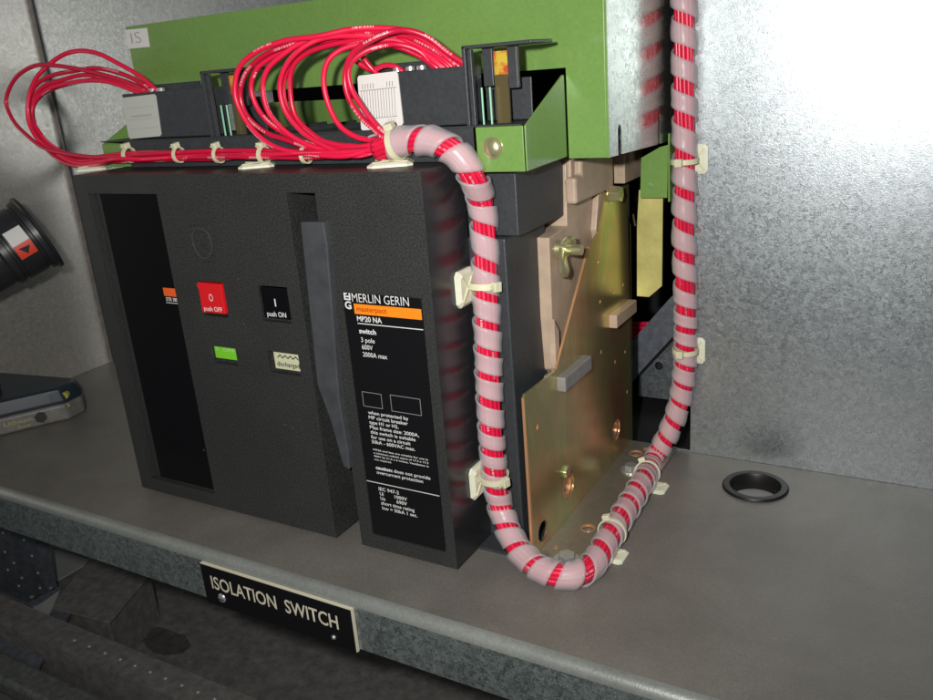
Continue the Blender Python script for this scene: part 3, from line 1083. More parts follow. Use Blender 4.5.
# wing nut on its stud
c0 = at(556, 249, 'x', 0.4442)
c0 = Vector((0.4442, c0.y, c0.z))
bm = bmesh.new()
cyl(bm, c0, c0 + Vector((0.024, 0, 0)), 0.0048, 0.0046, 20)
wn = link('stud', bm, M['steel_yellow'], sw, smooth=40)
bm = bmesh.new()
cyl(bm, c0 + Vector((0.002, 0, 0)), c0 + Vector((0.010, 0, 0)), 0.0085, 0.0070, 20)
for sgn in (1, -1):
    g_ = sgn if sgn > 0 else -0.5
    pts = [c0 + Vector((0.006, 0, 0)), c0 + Vector((0.009, -0.006 * g_, -0.007 * g_)), c0 + Vector((0.012, -0.011 * g_, -0.014 * g_)), c0 + Vector((0.012, -0.013 * g_, -0.021 * g_))]
    pts = spline(pts, 0.001)
    T_, N_, B_ = frames(pts)
    for i, p in enumerate(pts[::3]):
        pass
    rr = []
    L = len(pts)
    for i, p in enumerate(pts):
        w = 0.0068 + 0.0030 * math.sin(math.pi * i / L) if i < L - 3 else 0.0055 - 0.0012 * (i - L + 3)
        t_ = 0.0030
        side = T_[i].cross(Vector((1, 0, 0))).normalized()
        nn = T_[i].cross(side).normalized()
        rr.append([bm.verts.new(p + side * w * math.cos(a) + nn * t_ * math.sin(a)) for a in [2 * math.pi * k / 12 for k in range(12)]])
    for a, b in zip(rr, rr[1:]):
        for k in range(12):
            bm.faces.new((a[k], a[(k + 1) % 12], b[(k + 1) % 12], b[k]))
    bm.faces.new(rr[0][::-1])
    bm.faces.new(rr[-1])
link('wing_nut', bm, M['steel_yellow'], wn, smooth=40)

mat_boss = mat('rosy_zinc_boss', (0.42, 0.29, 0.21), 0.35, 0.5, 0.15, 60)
# gold passivated side plate with its foot flange
GX = 0.4530


def GP(u, v):
    p = at(u, v, 'x', GX)
    return (p.y, p.z)


outer = [(0.0440, 0.0035), (0.0410, 0.1540), (0.0425, 0.1560), (0.1055, 0.1545), (0.1880, 0.2440), (0.2150, 0.2560), (0.2330, 0.2880), (0.2980, 0.2860), (0.2980, 0.0035)]
hs = []
small = ((537, 427), (598, 262), (614, 293), (623, 285), (628, 317), (601, 352), (625, 352), (615, 362), (627, 392), (562, 385), (600, 302))
for i, (u, v) in enumerate(small):
    y, z = GP(u, v)
    hs.append(circ(y, z, 0.0021 if i else 0.0030, 14))
y, z = GP(543, 531)
big1 = (y, z)
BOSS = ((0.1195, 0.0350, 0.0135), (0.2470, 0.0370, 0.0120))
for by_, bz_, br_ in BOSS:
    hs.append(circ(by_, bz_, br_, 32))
hs.append(circ(y, z, 0.0095, 28, 0.0095))

hs.append([(0.1245, 0.127), (0.1700, 0.1275), (0.1700, 0.146), (0.1245, 0.146)])
hs.append([(0.2480, 0.229), (0.2900, 0.229), (0.2900, 0.258), (0.2700, 0.262)])
hs[-1] = [GP(628, 214), GP(634, 214), GP(636, 226), GP(631, 226)]
bm = bmesh.new()
sheet(bm, outer, hs, 'x', GX - 0.002, GX)
sp = link('side_plate', bm, M['gold'], sw, bevel=0.0002, seg=1)
# copper-coloured cut edges of the front edge and of the holes
bm = bmesh.new()
prism(bm, [(0.0402, 0.0040), (0.0440 - 0.0004, 0.0040), (0.0410 - 0.0002, 0.1535), (0.0400, 0.1535)], 'x', GX - 0.0022, GX + 0.0002)
prism(bm, [(0.1055, 0.1550), (0.1875, 0.2446), (0.1875, 0.2456), (0.1050, 0.1556)], 'x', GX - 0.0021, GX + 0.0001)
link('cut_edge', bm, M['copper'], sp)
for h in hs[:len(small)] + [hs[len(small)]]:
    bm = bmesh.new()
    cy, cz = sum(p[0] for p in h) / len(h), sum(p[1] for p in h) / len(h)
    r = abs(h[0][0] - cy)
    n = 14
    a = [(cy + r * 0.98 * math.cos(t), cz + r * 0.98 * math.sin(t)) for t in [2 * math.pi * k / n for k in range(n)]]
    b = [(cy + r * 0.62 * math.cos(t), cz + r * 0.62 * math.sin(t)) for t in [2 * math.pi * k / n for k in range(n)]]
    sheet(bm, a, [b], 'x', GX - 0.0030, GX - 0.0006)
    link('hole_rim', bm, M['copper'], sp)
# turned-out flange at the back of the plate
pf = [at(u, v, 'y', 0.292) for u, v in ((637, 226), (639, 190), (663, 190), (662, 286), (649, 297), (637, 296))]
link('rear_flange', newprism([(p.x, p.z) for p in pf], 'y', 0.2915, 0.2935), mat('bright_yellow_zinc', (0.72, 0.66, 0.25), 0.3, 0.45, 0.22, 30), sw, bevel=0.0003)  # same plating as the plate, flash glare put into a brighter base colour
# foot flange on the tray
bm = bmesh.new()
ff = [(GX - 0.002, 0.0440), (0.4990, 0.0440), (0.5040, 0.0500), (0.5040, 0.2960), (GX - 0.002, 0.2960)]
fh = []
for (u, v, r) in ((588, 528, .0070), (636, 453, .0075), (646, 449, .0035), (556, 547, .0022)):
    p = at(u, v, 'z', 0.0033)
    fh.append(circ(p.x, p.y, r, 24))
sheet(bm, ff, fh, 'z', 0.0012, 0.0033)
ft = link('foot_flange', bm, mat('dull_zinc_flange', (0.34, 0.31, 0.26), 0.3, 0.7, 0.12, 60, 0.1, 400), sw, bevel=0.0003)
for h in fh:
    bm = bmesh.new()
    cx_, cy_ = sum(p[0] for p in h) / len(h), sum(p[1] for p in h) / len(h)
    r = h[0][0] - cx_
    sheet(bm, circ(cx_, cy_, r * .99, 24), [circ(cx_, cy_, r * .80, 24)], 'z', 0.0014, 0.0036)
    link('hole_rim', bm, M['copper'], ft)


def hexbolt(p, d, r, hgt, name, parent, m, washer=1.45):
    bm = bmesh.new()
    p, d = Vector(p), Vector(d)
    cyl(bm, p, p + d * 0.0014, r * washer, r * washer, 28)
    b = link('washer', bm, m, parent, smooth=40)
    bm = bmesh.new()
    cyl(bm, p + d * 0.0014, p + d * (0.0014 + hgt), r, r * 0.93, 6)
    link(name, bm, m, b, bevel=0.0005)


p = at(566, 562, 'z', 0.0034)
hexbolt((p.x, p.y + .002, 0.0034), (0, 0, 1), 0.0082, 0.0055, 'hex_bolt', sw, M['steel'])
p = at(631, 470, 'z', 0.0034)
hexbolt((p.x, p.y, 0.0034), (0, 0, 1), 0.0072, 0.005, 'hex_bolt', sw, M['steel'])
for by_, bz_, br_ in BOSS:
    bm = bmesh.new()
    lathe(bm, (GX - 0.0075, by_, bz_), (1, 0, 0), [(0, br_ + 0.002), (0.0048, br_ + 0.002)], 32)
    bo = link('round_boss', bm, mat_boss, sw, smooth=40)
y, z = GP(566, 471)
hexbolt((GX - 0.0027, y, z), (1, 0, 0), 0.0065, 0.004, 'hex_bolt', sw, M['steel_yellow'], 1.2)
p = at(613, 194, 'x', 0.4550)
hexbolt((0.4520, p.y, p.z), (1, 0, 0), 0.0085, 0.010, 'hex_bolt', sw, M['steel_yellow'], 1.15)
# grey lugs poking through the plate
a, b = at(564, 372, 'x', 0.4600), at(589, 352, 'x', 0.4600)
link('grey_lug', newbox(0.4400, 0.4610, a.y, b.y + .004, 0.1345, 0.1480), M['grey_lug'], sw, bevel=0.0012)
a, b = at(617, 322, 'x', 0.4610), at(636, 312, 'x', 0.4610)
link('grey_lug', newbox(0.4400, 0.4610, a.y, b.y + .003, a.z - 0.007, a.z + 0.0065), M['tan'], sw, bevel=0.001)
# small studs on the black rear block
link('backing', newbox(0.41, 0.4395, 0.1385, 0.285, 0.0040, 0.2300), M['body'], sw)

# ================================================================== green hood
hd = thing('green_sheet_hood', 'green painted sheet metal hood rising behind the switch, marked IS', 'hood', (0.21, 0.2, 0.33))
HXL, HXR, HY0, HZT = -0.0385, 0.4965, 0.1275, 0.4778
bm = bmesh.new()
prism(bm, [(HXL, 0.4030), (0.4622, 0.4030), (0.4622, 0.3325), (HXR - 0.0012, 0.3325), (HXR - 0.0012, HZT), (HXL, HZT)], 'y', HY0, HY0 + 0.0015)
box(bm, HXL, HXR - 0.0012, HY0 + 0.0015, 0.29, HZT - 0.0015, HZT)
box(bm, HXL, HXL + 0.0015, HY0 + 0.0015, 0.29, 0.4030, HZT - 0.0015)
link('front_sheet', bm, M['green'], hd, bevel=0.0005)
rs = [at(u, v, 'y', 0.245) for u, v in ((235, 104), (375, 98), (378, 132), (238, 136))]
link('rear_sheet', newprism([(p.x, p.z) for p in rs], 'y', 0.245, 0.2465), M['green'], hd)
# side sheet with two slots cut up from its lower edge
zb = 0.3325


def zlow(y):
    return 0.3325 - 0.0078 * (y - 0.1275) / 0.26


side = [(HY0 + 0.0016, zb)]
for c_, w_, top in ((0.1540, 0.0040, 0.3560), (0.2600, 0.0036, 0.3560)):
    side += [(c_ - w_, zlow(c_)), (c_ - w_, top - .004), (c_ - w_ * .6, top - .001), (c_, top), (c_ + w_ * .6, top - .001), (c_ + w_, top - .004), (c_ + w_, zlow(c_))]
side += [(0.3900, zlow(0.39)), (0.3900, HZT), (HY0 + 0.0016, HZT)]
bm = bmesh.new()
prism(bm, side, 'x', HXR - 0.0015, HXR)
ss = link('side_sheet', bm, M['galv_side'], hd)
ss['label'] = 'shiny side sheet of the hood mirroring the wrapped cable'
bm = bmesh.new()
box(bm, HXR - 0.0012, HXR + 0.0006, HY0, HY0 + 0.0016, 0.3325, HZT + 0.0002)
link('edge_fold', bm, M['green'], hd)
tb = [at(u, v, 'y', 0.275) for u, v in ((641, 158), (660, 147), (668, 145), (667, 198), (640, 198))]
link('hanging_tab', newprism([(p.x, p.z) for p in tb], 'y', 0.2750, 0.2765), M['green'], hd, bevel=0.0004)
link('hanging_tab', newbox(0.4995, 0.5010, 0.2770, 0.3500, 0.2720, 0.3360), M['green'], hd)
p = at(651, 186, 'y', 0.275)
bm = bmesh.new()
lathe(bm, p, (0, -1, 0), [(0, 0.0034), (0.0008, 0.0032), (0.0012, 0.0015)], 18)
link('rivet', bm, M['green'], hd, smooth=50)
P = [at(u, v, 'y', HY0) for u, v in ((125.5, 30), (147, 28), (150, 47), (128.5, 49))]
stk = link('sticker', newprism([(p.x, p.z) for p in P], 'y', HY0 - 0.0008, HY0 - 0.0001), M['paper'], hd)
bm = bmesh.new()
text_mesh(bm, 'IS', P[3].x + 0.0085, P[3].z + 0.0045, 0.0110, 0.0150, HY0 - 0.0011, bold=-0.02)
link('lettering', bm, M['brown_dark'] if 'brown_dark' in M else M['grey_line'], stk)

# ================================================================== nameplate on the lip
npz = thing('nameplate', 'black engraved nameplate reading ISOLATION SWITCH on the front lip of the tray', 'nameplate', (0.248, T0, -0.052))
NY = T0 - 0.0032
pl = link('ivory_core', newbox(0.1594, 0.3372, NY, T0 - 0.0003, -0.0520, -0.0090), M['ivory'], npz)
bm = newbox(0.1598, 0.3362, NY - 0.0008, NY - 0.0001, -0.0518, -0.0099)
link('black_face', bm, M['label_black'], npz)
bm = bmesh.new()
text_mesh(bm, 'ISOLATION  SWITCH', 0.1710, -0.0330, 0.0135, 0.1500, NY - 0.0011, bold=0.012)
link('lettering', bm, M['ivory'], npz)
for (u, v, r) in ((222, 598, 0.0048), (334, 637, 0.0022)):
    p = at(u, v, 'y', NY - 0.0008)
    bm = bmesh.new()
    lathe(bm, p, (0, -1, 0), [(0, r), (0.0010, r * .9), (0.0019, r * .5), (0.0021, r * .1)], 20)
    s_ = link('screw', bm, M['steel'], npz, smooth=50)
    if r > 0.004:
        bm = bmesh.new()
        box(bm, p.x - r * .8, p.x + r * .8, p.y - .0026, p.y - .0019, p.z - .0004, p.z + .0004)
        link('screw_slot', bm, M['black_ink'], s_)

# ================================================================== wiring
hn = thing('wire_harness', 'harness of red wires looping over the switch and running down in clear spiral wrap', 'wiring', (0.2, 0.042, H))
WR = 0.00225


def wire(pts, r=WR, phase=0.0):
    bm = bmesh.new()
    jit = random.Random(int(phase * 1000))
    pts = [p + Vector((jit.uniform(-1, 1), jit.uniform(-.5, .5), jit.uniform(-1, 1))) * 0.0007 for p in pts]
    tube(bm, spline(pts, 0.0022), r, 10, phase)
    link('wire', bm, M['wire'], hn)


def ypl(px, f0, f1):
    n = len(px)
    return [at(u, v, 'y', f0 + (f1 - f0) * i / (n - 1)) for i, (u, v) in enumerate(px)]


# left loops: the listed points run from the bundle round the loop to the left terminal block
LL = [
    ([(96, 158), (69, 154), (43, 147), (26, 135), (13, 120), (6, 101), (15, 79), (34, 66.5), (51, 65), (75, 68), (107, 76), (135, 86), (153, 95)], -2.5, .000, .066),
    ([(98, 160), (75, 161), (54, 152), (36, 137), (29, 120), (28, 101), (35, 81), (47, 66), (62, 56), (79, 51), (99, 54), (120, 64), (140, 76), (158, 91)], 0, .002, .070),
    ([(96, 164), (73, 166), (57, 158), (41, 143), (31, 123), (29, 101), (36, 86), (51, 76), (73, 71), (96, 69), (120, 73), (140, 83), (157, 95)], 3.2, -.002, .067),
    ([(96, 157), (81, 157), (58, 150), (41, 135), (32, 116), (34, 103), (47, 90), (64, 84), (86, 80), (108, 82), (130, 89), (148, 97)], -3.8, .003, .064),
    ([(98, 162), (78, 163), (57, 154), (40, 138), (30, 119), (32, 99), (44, 86), (60, 80), (81, 76), (103, 77), (128, 84), (150, 95)], 1.8, -.004, .069),
    ([(97, 159), (79, 160), (60, 154), (44, 141), (34, 124), (33, 108), (42, 95), (56, 87), (84, 81.5), (112, 80), (136, 88), (152, 96)], 4.2, .002, .063),
]
for i, (px, dv, dy, yend) in enumerate(LL):
    Y0 = 0.038 + dy
    run = [at(u, v + dv * (0.75 + 0.25 * math.sin(u * .05 + i * 2)) + 1.0 * math.sin(u * .021 + i), 'y', Y0 + 0.0025 * math.sin(u * .03 + 2 * i))
           for u, v in ((392, 147), (365, 150), (335, 152), (305, 153.5), (265, 154), (218, 154), (178, 155), (140, 157), (118, 157.5))]
    n = len(px)
    loop = []
    for k, (u, v) in enumerate(px):
        f = k / (n - 1)
        s = f * f * (3 - 2 * f)
        loop.append(at(u, v, 'y', Y0 + (yend - Y0) * s + 0.010 * math.sin(f * math.pi) * (0.4 + 0.3 * i)))
    # dive into the block
    e = loop[-1]
    loop.append(e + Vector((0.006, 0.002, -0.005)))
    wire(run + loop, WR if i else WR * 0.95, i * 0.37)

ML = [
    ([(350, 155), (310, 154), (276, 147), (255, 132), (241, 112), (235, 93), (239, 70), (255, 52), (283, 42), (321, 36), (349, 30), (376, 29), (408, 31), (435, 44), (463, 65)], .032),
    ([(350, 152), (318, 150), (289, 141), (264, 132), (246, 114), (240, 95), (246, 73), (264, 55), (289, 45), (318, 37), (350, 33), (380, 33), (410, 38), (435, 50), (457, 66)], .037),
    ([(352, 149), (315, 145), (285, 134), (267, 121), (255, 104), (251, 88), (257, 70), (272, 56), (296, 46), (330, 39), (362, 36), (395, 39), (422, 50), (447, 66)], .041),
    ([(352, 153), (330, 151), (305, 143), (283, 130), (269, 111), (263, 88), (268, 70), (283, 54), (305, 41), (333, 34), (367, 30), (398, 32), (425, 42), (453, 64)], .036),
    ([(356, 156), (328, 148), (303, 132), (285, 111), (280, 88), (284, 68), (299, 50), (321, 39), (356, 36), (390, 40), (415, 50), (440, 66)], .034),
    ([(358, 150), (340, 150), (314, 136), (296, 116), (290, 91), (293, 68), (305, 54), (333, 45), (367, 42), (395, 46), (416, 55), (436, 67)], .040),
    ([(358, 147), (335, 145), (306, 134), (289, 114), (284, 90), (289, 66), (303, 48), (328, 38), (360, 33), (392, 36), (420, 47), (449, 65)], .040),
    ([(378, 141), (358, 137), (340, 125), (327, 102), (324, 79), (328, 61), (342, 50), (367, 43), (395, 41), (420, 51), (443, 66)], .038),
    ([(384, 138), (372, 128), (360, 117), (348, 97), (345, 75), (353, 54), (372, 40), (390, 32), (405, 30), (425, 37), (448, 53), (466, 67)], .033),
    ([(386, 134), (374, 122), (362, 107), (351, 86), (350, 67), (362, 54), (381, 46), (399, 44), (420, 52), (433, 67)], .036),
]
for i, (px, y0) in enumerate(ML):
    n = len(px)
    loop = []
    for k, (u, v) in enumerate(px):
        f = k / (n - 1)
        g = max(0, (f - 0.45) / 0.55)
        loop.append(at(u, v, 'y', y0 + (0.070 - y0) * g * g * (3 - 2 * g)))
    e = loop[-1]
    loop.append(e + Vector((0.004, 0.003, -0.006)))
    if i < 7:
        head = [at(398, 140 + i * 0.8, 'y', 0.038), at(380, 145 + i * 1.4, 'y', 0.037)]
    else:
        head = [at(404, 141, 'y', 0.038)]
    wire(head + loop, WR, i * 0.53 + .2)
# short stub wires entering the right block
wire([at(u, v, 'y', y) for u, v, y in ((352, 58, .058), (362, 66, .060), (374, 70, .062), (384, 66, .064), (394, 66, .066), (404, 72, .068))], WR, .9)
wire([at(u, v, 'y', y) for u, v, y in ((360, 52, .056), (366, 62, .059), (374, 72, .062), (384, 80, .064))], WR, .4)

# spiral wrapped run
path = [at(377, 150, 'y', .0370), at(400, 142.5, 'y', .0375), at(422, 140, 'y', .038), at(443, 145, 'y', .0385), at(460, 157, 'y', .041), at(472, 175, 'y', .046)]
path += [at(u, v, 'x', x) for u, v, x in ((481, 200, .4155), (485, 240, .4155), (486, 285, .4155), (487.5, 330, .4160), (489, 380, .4160), (491, 425, .4160), (494, 465, .4165), (500, 505, .4185))]
path += [at(u, v, 'z', z) for u, v, z in ((514, 542, .0200), (532, 563, .0125), (553, 574, .0115), (574, 575, .0115), (591, 566, .0115), (603, 548, .0125), (615, 527, .0135), (629, 505, .0140), (643, 481, .0150))]
path += [at(u, v, 'y', y) for u, v, y in ((655, 458, .268), (669, 432, .279), (679, 405, .283), (684, 375, .2835), (685.5, 330, .2835), (685, 285, .2835), (684, 240, .2835), (684.5, 190, .2835), (684.5, 140, .2835), (684, 90, .2835), (684, 40, .2835), (684, -10, .2835), (684, -80, .2835))]
mp = spline(path, 0.0010)
T_, N_, B_ = frames(mp)
RC = 0.0098


def on(sidx, ang, r):
    i = max(0, min(len(mp) - 1, sidx))
    return mp[i] + r * (N_[i] * math.cos(ang) + B_[i] * math.sin(ang))


# the wires inside: a ring of wires, slightly twisted, over a core
NW = 11
for k in range(NW):
    pts = [on(i, 2 * math.pi * k / NW - i * 0.0045, RC - 0.0024 - 0.0006) for i in range(0, len(mp), 3)]
    bm = bmesh.new()
    tube(bm, pts, 0.00225, 8, k * .61)
    link('wire', bm, M['wire'], hn)
bm = bmesh.new()
tube(bm, [mp[i] for i in range(0, len(mp), 3)], 0.0052, 10, .77)
link('wire', bm, M['wire'], hn)
# the wrap: one long helical ribbon with thickness
bm = bmesh.new()
n = len(mp)
s = 6.0
prev = None
ang = 1.0
wn_ = 6
while s < n - 12:
    fr_ = s / n
    pitch = 23.5 + 3.2 * math.sin(fr_ * 17) + 2.2 * math.sin(fr_ * 61) + 1.5 * math.sin(fr_ * 113) + (6 if s > n * 0.72 else 0) * min(1, (s - n * .72) / 80)
    width = pitch * ((0.70 if fr_ < 0.7 else 0.63) + 0.05 * math.sin(fr_ * 41))
    ring = []
    for lay in (RC + 0.0001, RC + 0.0016):
        row = []
        for j in range(wn_ + 1):
            f = j / wn_ - 0.5
            ss_ = s + f * width
            i = int(max(0, min(n - 2, math.floor(ss_))))
            fr2 = ss_ - i
            c_ = mp[i].lerp(mp[i + 1], fr2)
            N2, B2 = N_[i], B_[i]
            edge = 1 if abs(f) < 0.49 else 0
            rr_ = lay + 0.0009 * (0.5 - f) + 0.00035 * math.sin(s * 0.031 + j)
            row.append(bm.verts.new(c_ + rr_ * (N2 * math.cos(ang) + B2 * math.sin(ang))))
        ring.append(row)
    cur = ring[0] + ring[1][::-1]
    if prev:
        m_ = len(cur)
        for j in range(m_):
            f = bm.faces.new((prev[j], prev[(j + 1) % m_], cur[(j + 1) % m_], cur[j]))
            f.smooth = True
    else:
        bm.faces.new(cur)
    prev = cur
    da = math.radians(9)
    ang -= da * SPIN if 'SPIN' in globals() else da
    s += pitch * da / (2 * math.pi)
bm.faces.new(prev[::-1])
for e in bm.edges:
    if len(e.link_faces) == 2 and e.calc_face_angle(0) > math.radians(50):
        e.smooth = False
link('spiral_wrap', bm, M['wrap'], hn)


# ------------------------------------------------------------------ ties and mounts
def strap(name, c, tang, r, w, parent, m=None, t=0.0012, head_ang=0.0, up=None, tail=0.0, squash=1.0):
    """band round an axis with a lock head; c centre, tang axis, up = direction of the head"""
    tang = Vector(tang).normalized()
    up = Vector(up)
    up = (up - tang * up.dot(tang)).normalized()
    sd = tang.cross(up)
    bm = bmesh.new()
    N = 36
    rings = []
    for i in range(N):
        a = 2 * math.pi * i / N
        d = up * math.cos(a) + sd * math.sin(a) * squash
        rings.append([bm.verts.new(c + d * rr + tang * ww) for rr, ww in ((r, -w / 2), (r + t, -w / 2), (r + t, w / 2), (r, w / 2))])
    for i in range(N):
        a, b = rings[i], rings[(i + 1) % N]
        for k in range(4):
            bm.faces.new((a[k], b[k], b[(k + 1) % 4], a[(k + 1) % 4]))
    o = link(name, bm, m or M['nylon'], parent, smooth=40)
    bm = bmesh.new()
    hc = c + up * (r + 0.002)
    hw = w * 0.78

    def V3(a, b, d):
        return hc + tang * a + sd * b + up * d
    for (a0, a1, b0, b1, d0, d1) in ((-hw, hw, -0.0034, 0.0034, -0.0018, 0.0032),) + (((-w * .4, w * .4, 0.0034, 0.0034 + tail, 0.0006, 0.0018),) if tail else ()):
        v = [bm.verts.new(V3(a, b, d)) for a in (a0, a1) for b in (b0, b1) for d in (d0, d1)]
        for f in ((0, 1, 3, 2), (4, 6, 7, 5), (0, 4, 5, 1), (2, 3, 7, 6), (0, 2, 6, 4), (1, 5, 7, 3)):
            bm.faces.new([v[i] for i in f])
    h = link('lock_head', bm, m or M['nylon'], o if parent is not None else o, bevel=0.0006)
    return o


def pad(parent, O, U, V, W, su, sv, th, z0=0.0):
    """four-way adhesive base: chamfered square, raised cross ribs"""
    bm = bmesh.new()
    c = 0.12

    def pt(a, b, d):
        return O + U * (a * su) + V * (b * sv) + W * d
    loop = [(-.5, -.5 + c), (-.5 + c, -.5), (.5 - c, -.5), (.5, -.5 + c), (.5, .5 - c), (.5 - c, .5), (-.5 + c, .5), (-.5, .5 - c)]
    lo = [bm.verts.new(pt(a, b, z0)) for a, b in loop]
    hi = [bm.verts.new(pt(a, b, z0 + th * .5)) for a, b in loop]
    top = [bm.verts.new(pt(a * .80, b * .80, z0 + th)) for a, b in loop]
    bm.faces.new(lo)
    bm.faces.new(top)
    for A, B in ((lo, hi), (hi, top)):
        for i in range(8):
            bm.faces.new((A[i], A[(i + 1) % 8], B[(i + 1) % 8], B[i]))
    p = link('adhesive_pad', bm, M['nylon_pad'], parent)
    bm = bmesh.new()
    for (a0, b0, a1, b1) in ((-.36, -.36, .36, .36), (-.36, .36, .36, -.36)):
        d = Vector((a1 - a0, b1 - b0)).normalized()
        nx, ny = -d.y * .035, d.x * .035
        q_ = [(a0 + nx, b0 + ny), (a1 + nx, b1 + ny), (a1 - nx, b1 - ny), (a0 - nx, b0 - ny)]
        off = 0.0 if b1 > 0 else 0.00015
        lo = [bm.verts.new(pt(a, b, z0 + th - .0003)) for a, b in q_]
        hi = [bm.verts.new(pt(a, b, z0 + th + .0008 + off)) for a, b in q_]
        bm.faces.new(lo)
        bm.faces.new(hi)
        for i in range(4):
            bm.faces.new((lo[i], lo[(i + 1) % 4], hi[(i + 1) % 4], hi[i]))
    link('saddle_rib', bm, M['nylon'], p)
    return p


X3, Y3, Z3 = Vector((1, 0, 0)), Vector((0, 1, 0)), Vector((0, 0, 1))
G = 'adhesive cable tie mounts holding the red wiring'


def mount(label, O, U, V, W, su, sv, c, tang, r, w, up, th=0.0040, tail=0.0, squash=1.0):
    t = thing('cable_tie_mount', label, 'cable tie mount', O, G)
    pad(t, O, U, V, W, su, sv, th, 0.0003)
    strap('cable_tie', c, tang, r, w, t, up=up, tail=tail, squash=squash)
    return t


def nearest(p):
    return min(range(len(mp)), key=lambda i: (mp[i] - p).length)


rot45 = lambda a: (Vector((math.cos(a), math.sin(a), 0)), Vector((-math.sin(a), math.cos(a), 0)))
# on top of the switch: left, middle, and at the start of the wrap
HT = H
for (u, v, lab_, rot_, su, sv) in ((131, 160, 'diamond tie mount on the left end of the switch top beside the wire loops', .15, .036, .030),
                           (266, 161, 'diamond tie mount on top of the switch, midway, just below the coiled wires', .2, .036, .030)):
    p = at(u, v, 'z', HT + 0.004)
    U, V = rot45(rot_ + math.pi / 4)
    O = Vector((p.x, 0.0405 if u > 200 else 0.0400, HT))
    U, V = rot45(0.62)
    c = at(u - 2, 155, 'y', 0.0385)
    mount(lab_, O, U, V, Z3, 0.031, 0.027, Vector((c.x, 0.0385, c.z)), (1, 0, 0), 0.0063, 0.0042, (0.0, -0.2, 1), 0.0035, 0.003, 1.0)
O = Vector((0.3500, 0.0360, HT))
U, V = rot45(0.50)
i = nearest(at(397, 143, 'y', .0375))
mount('large tie mount on top of the switch, clamping the start of the spiral wrap', O, U, V, Z3, 0.036, 0.031, mp[i], T_[i], RC + 0.0021, 0.0050, (-0.25, -0.35, 1), 0.0035, 0.0, 1.0)
# on the switch's right side
for (v, lab_) in ((285, 'square tie mount on the right side of the switch, upper of two'), (476, 'square tie mount on the right side of the switch, lower of two')):
    a = at(468 if v < 400 else 481, v, 'x', 0.4005)
    i = nearest(at(486 if v < 400 else 495, v, 'x', .416))
    mount(lab_, Vector((0.4, 0.0475 if v < 400 else 0.0445, a.z)), Y3, Z3, X3, 0.027, 0.030, mp[i] + Vector((-0.001, 0, 0)), T_[i], RC + 0.0022, 0.0052, (0.9, -0.35, 0), 0.0045, 0.004, 1.0)
# on the tray
for (u, v, cu, cv, lab_) in ((619, 556, 613, 531, 'tie mount stuck on the tray beside the foot flange, nearer the camera'), (661, 488, 650, 468, 'tie mount stuck on the tray beside the foot flange, nearer the back wall')):
    p = at(u, v, 'z', 0.002)
    i = nearest(at(cu, cv, 'z', .014))
    mount(lab_, Vector((p.x - 0.006, p.y, 0.0002)), Y3, X3, Z3, 0.022, 0.024, mp[i], T_[i], RC + 0.0021, 0.0032, (-0.35, -0.2, 1), 0.0030, 0.0, 1.0)
# on the back wall
for (v, lab_) in ((161, 'tie mount on the back wall clamping the rising cable, level with the green hood tab'), (350, 'tie mount on the back wall clamping the rising cable, above the tray corner')):
    i = nearest(at(685, v, 'y', .2835))
    p = at(697, v - 2 if v < 300 else v, 'y', BY)
    mount(lab_, Vector((0.5205, BY - 0.0003, p.z)), X3, Z3, -Y3, 0.024, 0.028, mp[i], T_[i], RC + 0.0021, 0.0048, (-0.1, -1, -0.1), 0.0016, 0.0, 1.0)
# bare ties round the bundle
for (u, lab_) in ((179, 'bare cable tie round the red bundle, leftmost of three'), (219, 'bare cable tie round the red bundle, second of three from the left'), (306, 'bare cable tie round the red bundle below the right side of the coils')):
    c = at(u, 155, 'y', 0.0385)
    o = strap('cable_tie', Vector((c.x, 0.0385, c.z)), (1, 0, .05), 0.0062, 0.0034, None, up=(0.0, -0.2, 1) if u < 300 else (0, .3, 1), tail=0.003)
    tag(o, lab_, 'cable tie', 'bare cable ties round the red bundle')

# ================================================================== cordless drill at the left
dr = thing('cordless_drill', 'black and blue cordless drill standing on its battery by the left wall', 'drill', (-0.30, 0.06, 0.0))
bm = bmesh.new()
# battery: chamfered slab, long side along a direction across the tray
c0 = at(0, 437, 'z', 0.0)
e1 = at(68, 418, 'z', 0.004)
e2 = at(76, 392, 'z', 0.030)


def lofted(bm, base, h0, h1, inset=0.004):
    lo = [bm.verts.new((x, y, h0)) for x, y in base]
    cx_, cy_ = sum(p[0] for p in base) / len(base), sum(p[1] for p in base) / len(base)
    hi = [bm.verts.new((x + (cx_ - x) * inset, y + (cy_ - y) * inset, h1)) for x, y in base]
    n_ = len(base)
    bm.faces.new(lo[::-1])
    bm.faces.new(hi)
    for i_ in range(n_):
        bm.faces.new((lo[i_], lo[(i_ + 1) % n_], hi[(i_ + 1) % n_], hi[i_]))


foot = [(c0.x - .08, c0.y - .045), (c0.x, c0.y + .002), (e1.x - .010, e1.y - .012), (e1.x, e1.y + .002), (e1.x - .004, e1.y + .030), (e1.x - .02, e1.y + .045), (c0.x - .14, e1.y + .02)]
lofted(bm, foot, 0.0005, 0.024, 0.02)
bat = link('battery', bm, M['tool_grey'], dr, bevel=0.004, seg=3)
bm = bmesh.new()
lofted(bm, [(x * .985 - .004, y + .001) for x, y in foot], 0.0242, 0.046, 0.12)
link('battery_top', bm, M['tool_blue'], bat, bevel=0.005, seg=3)
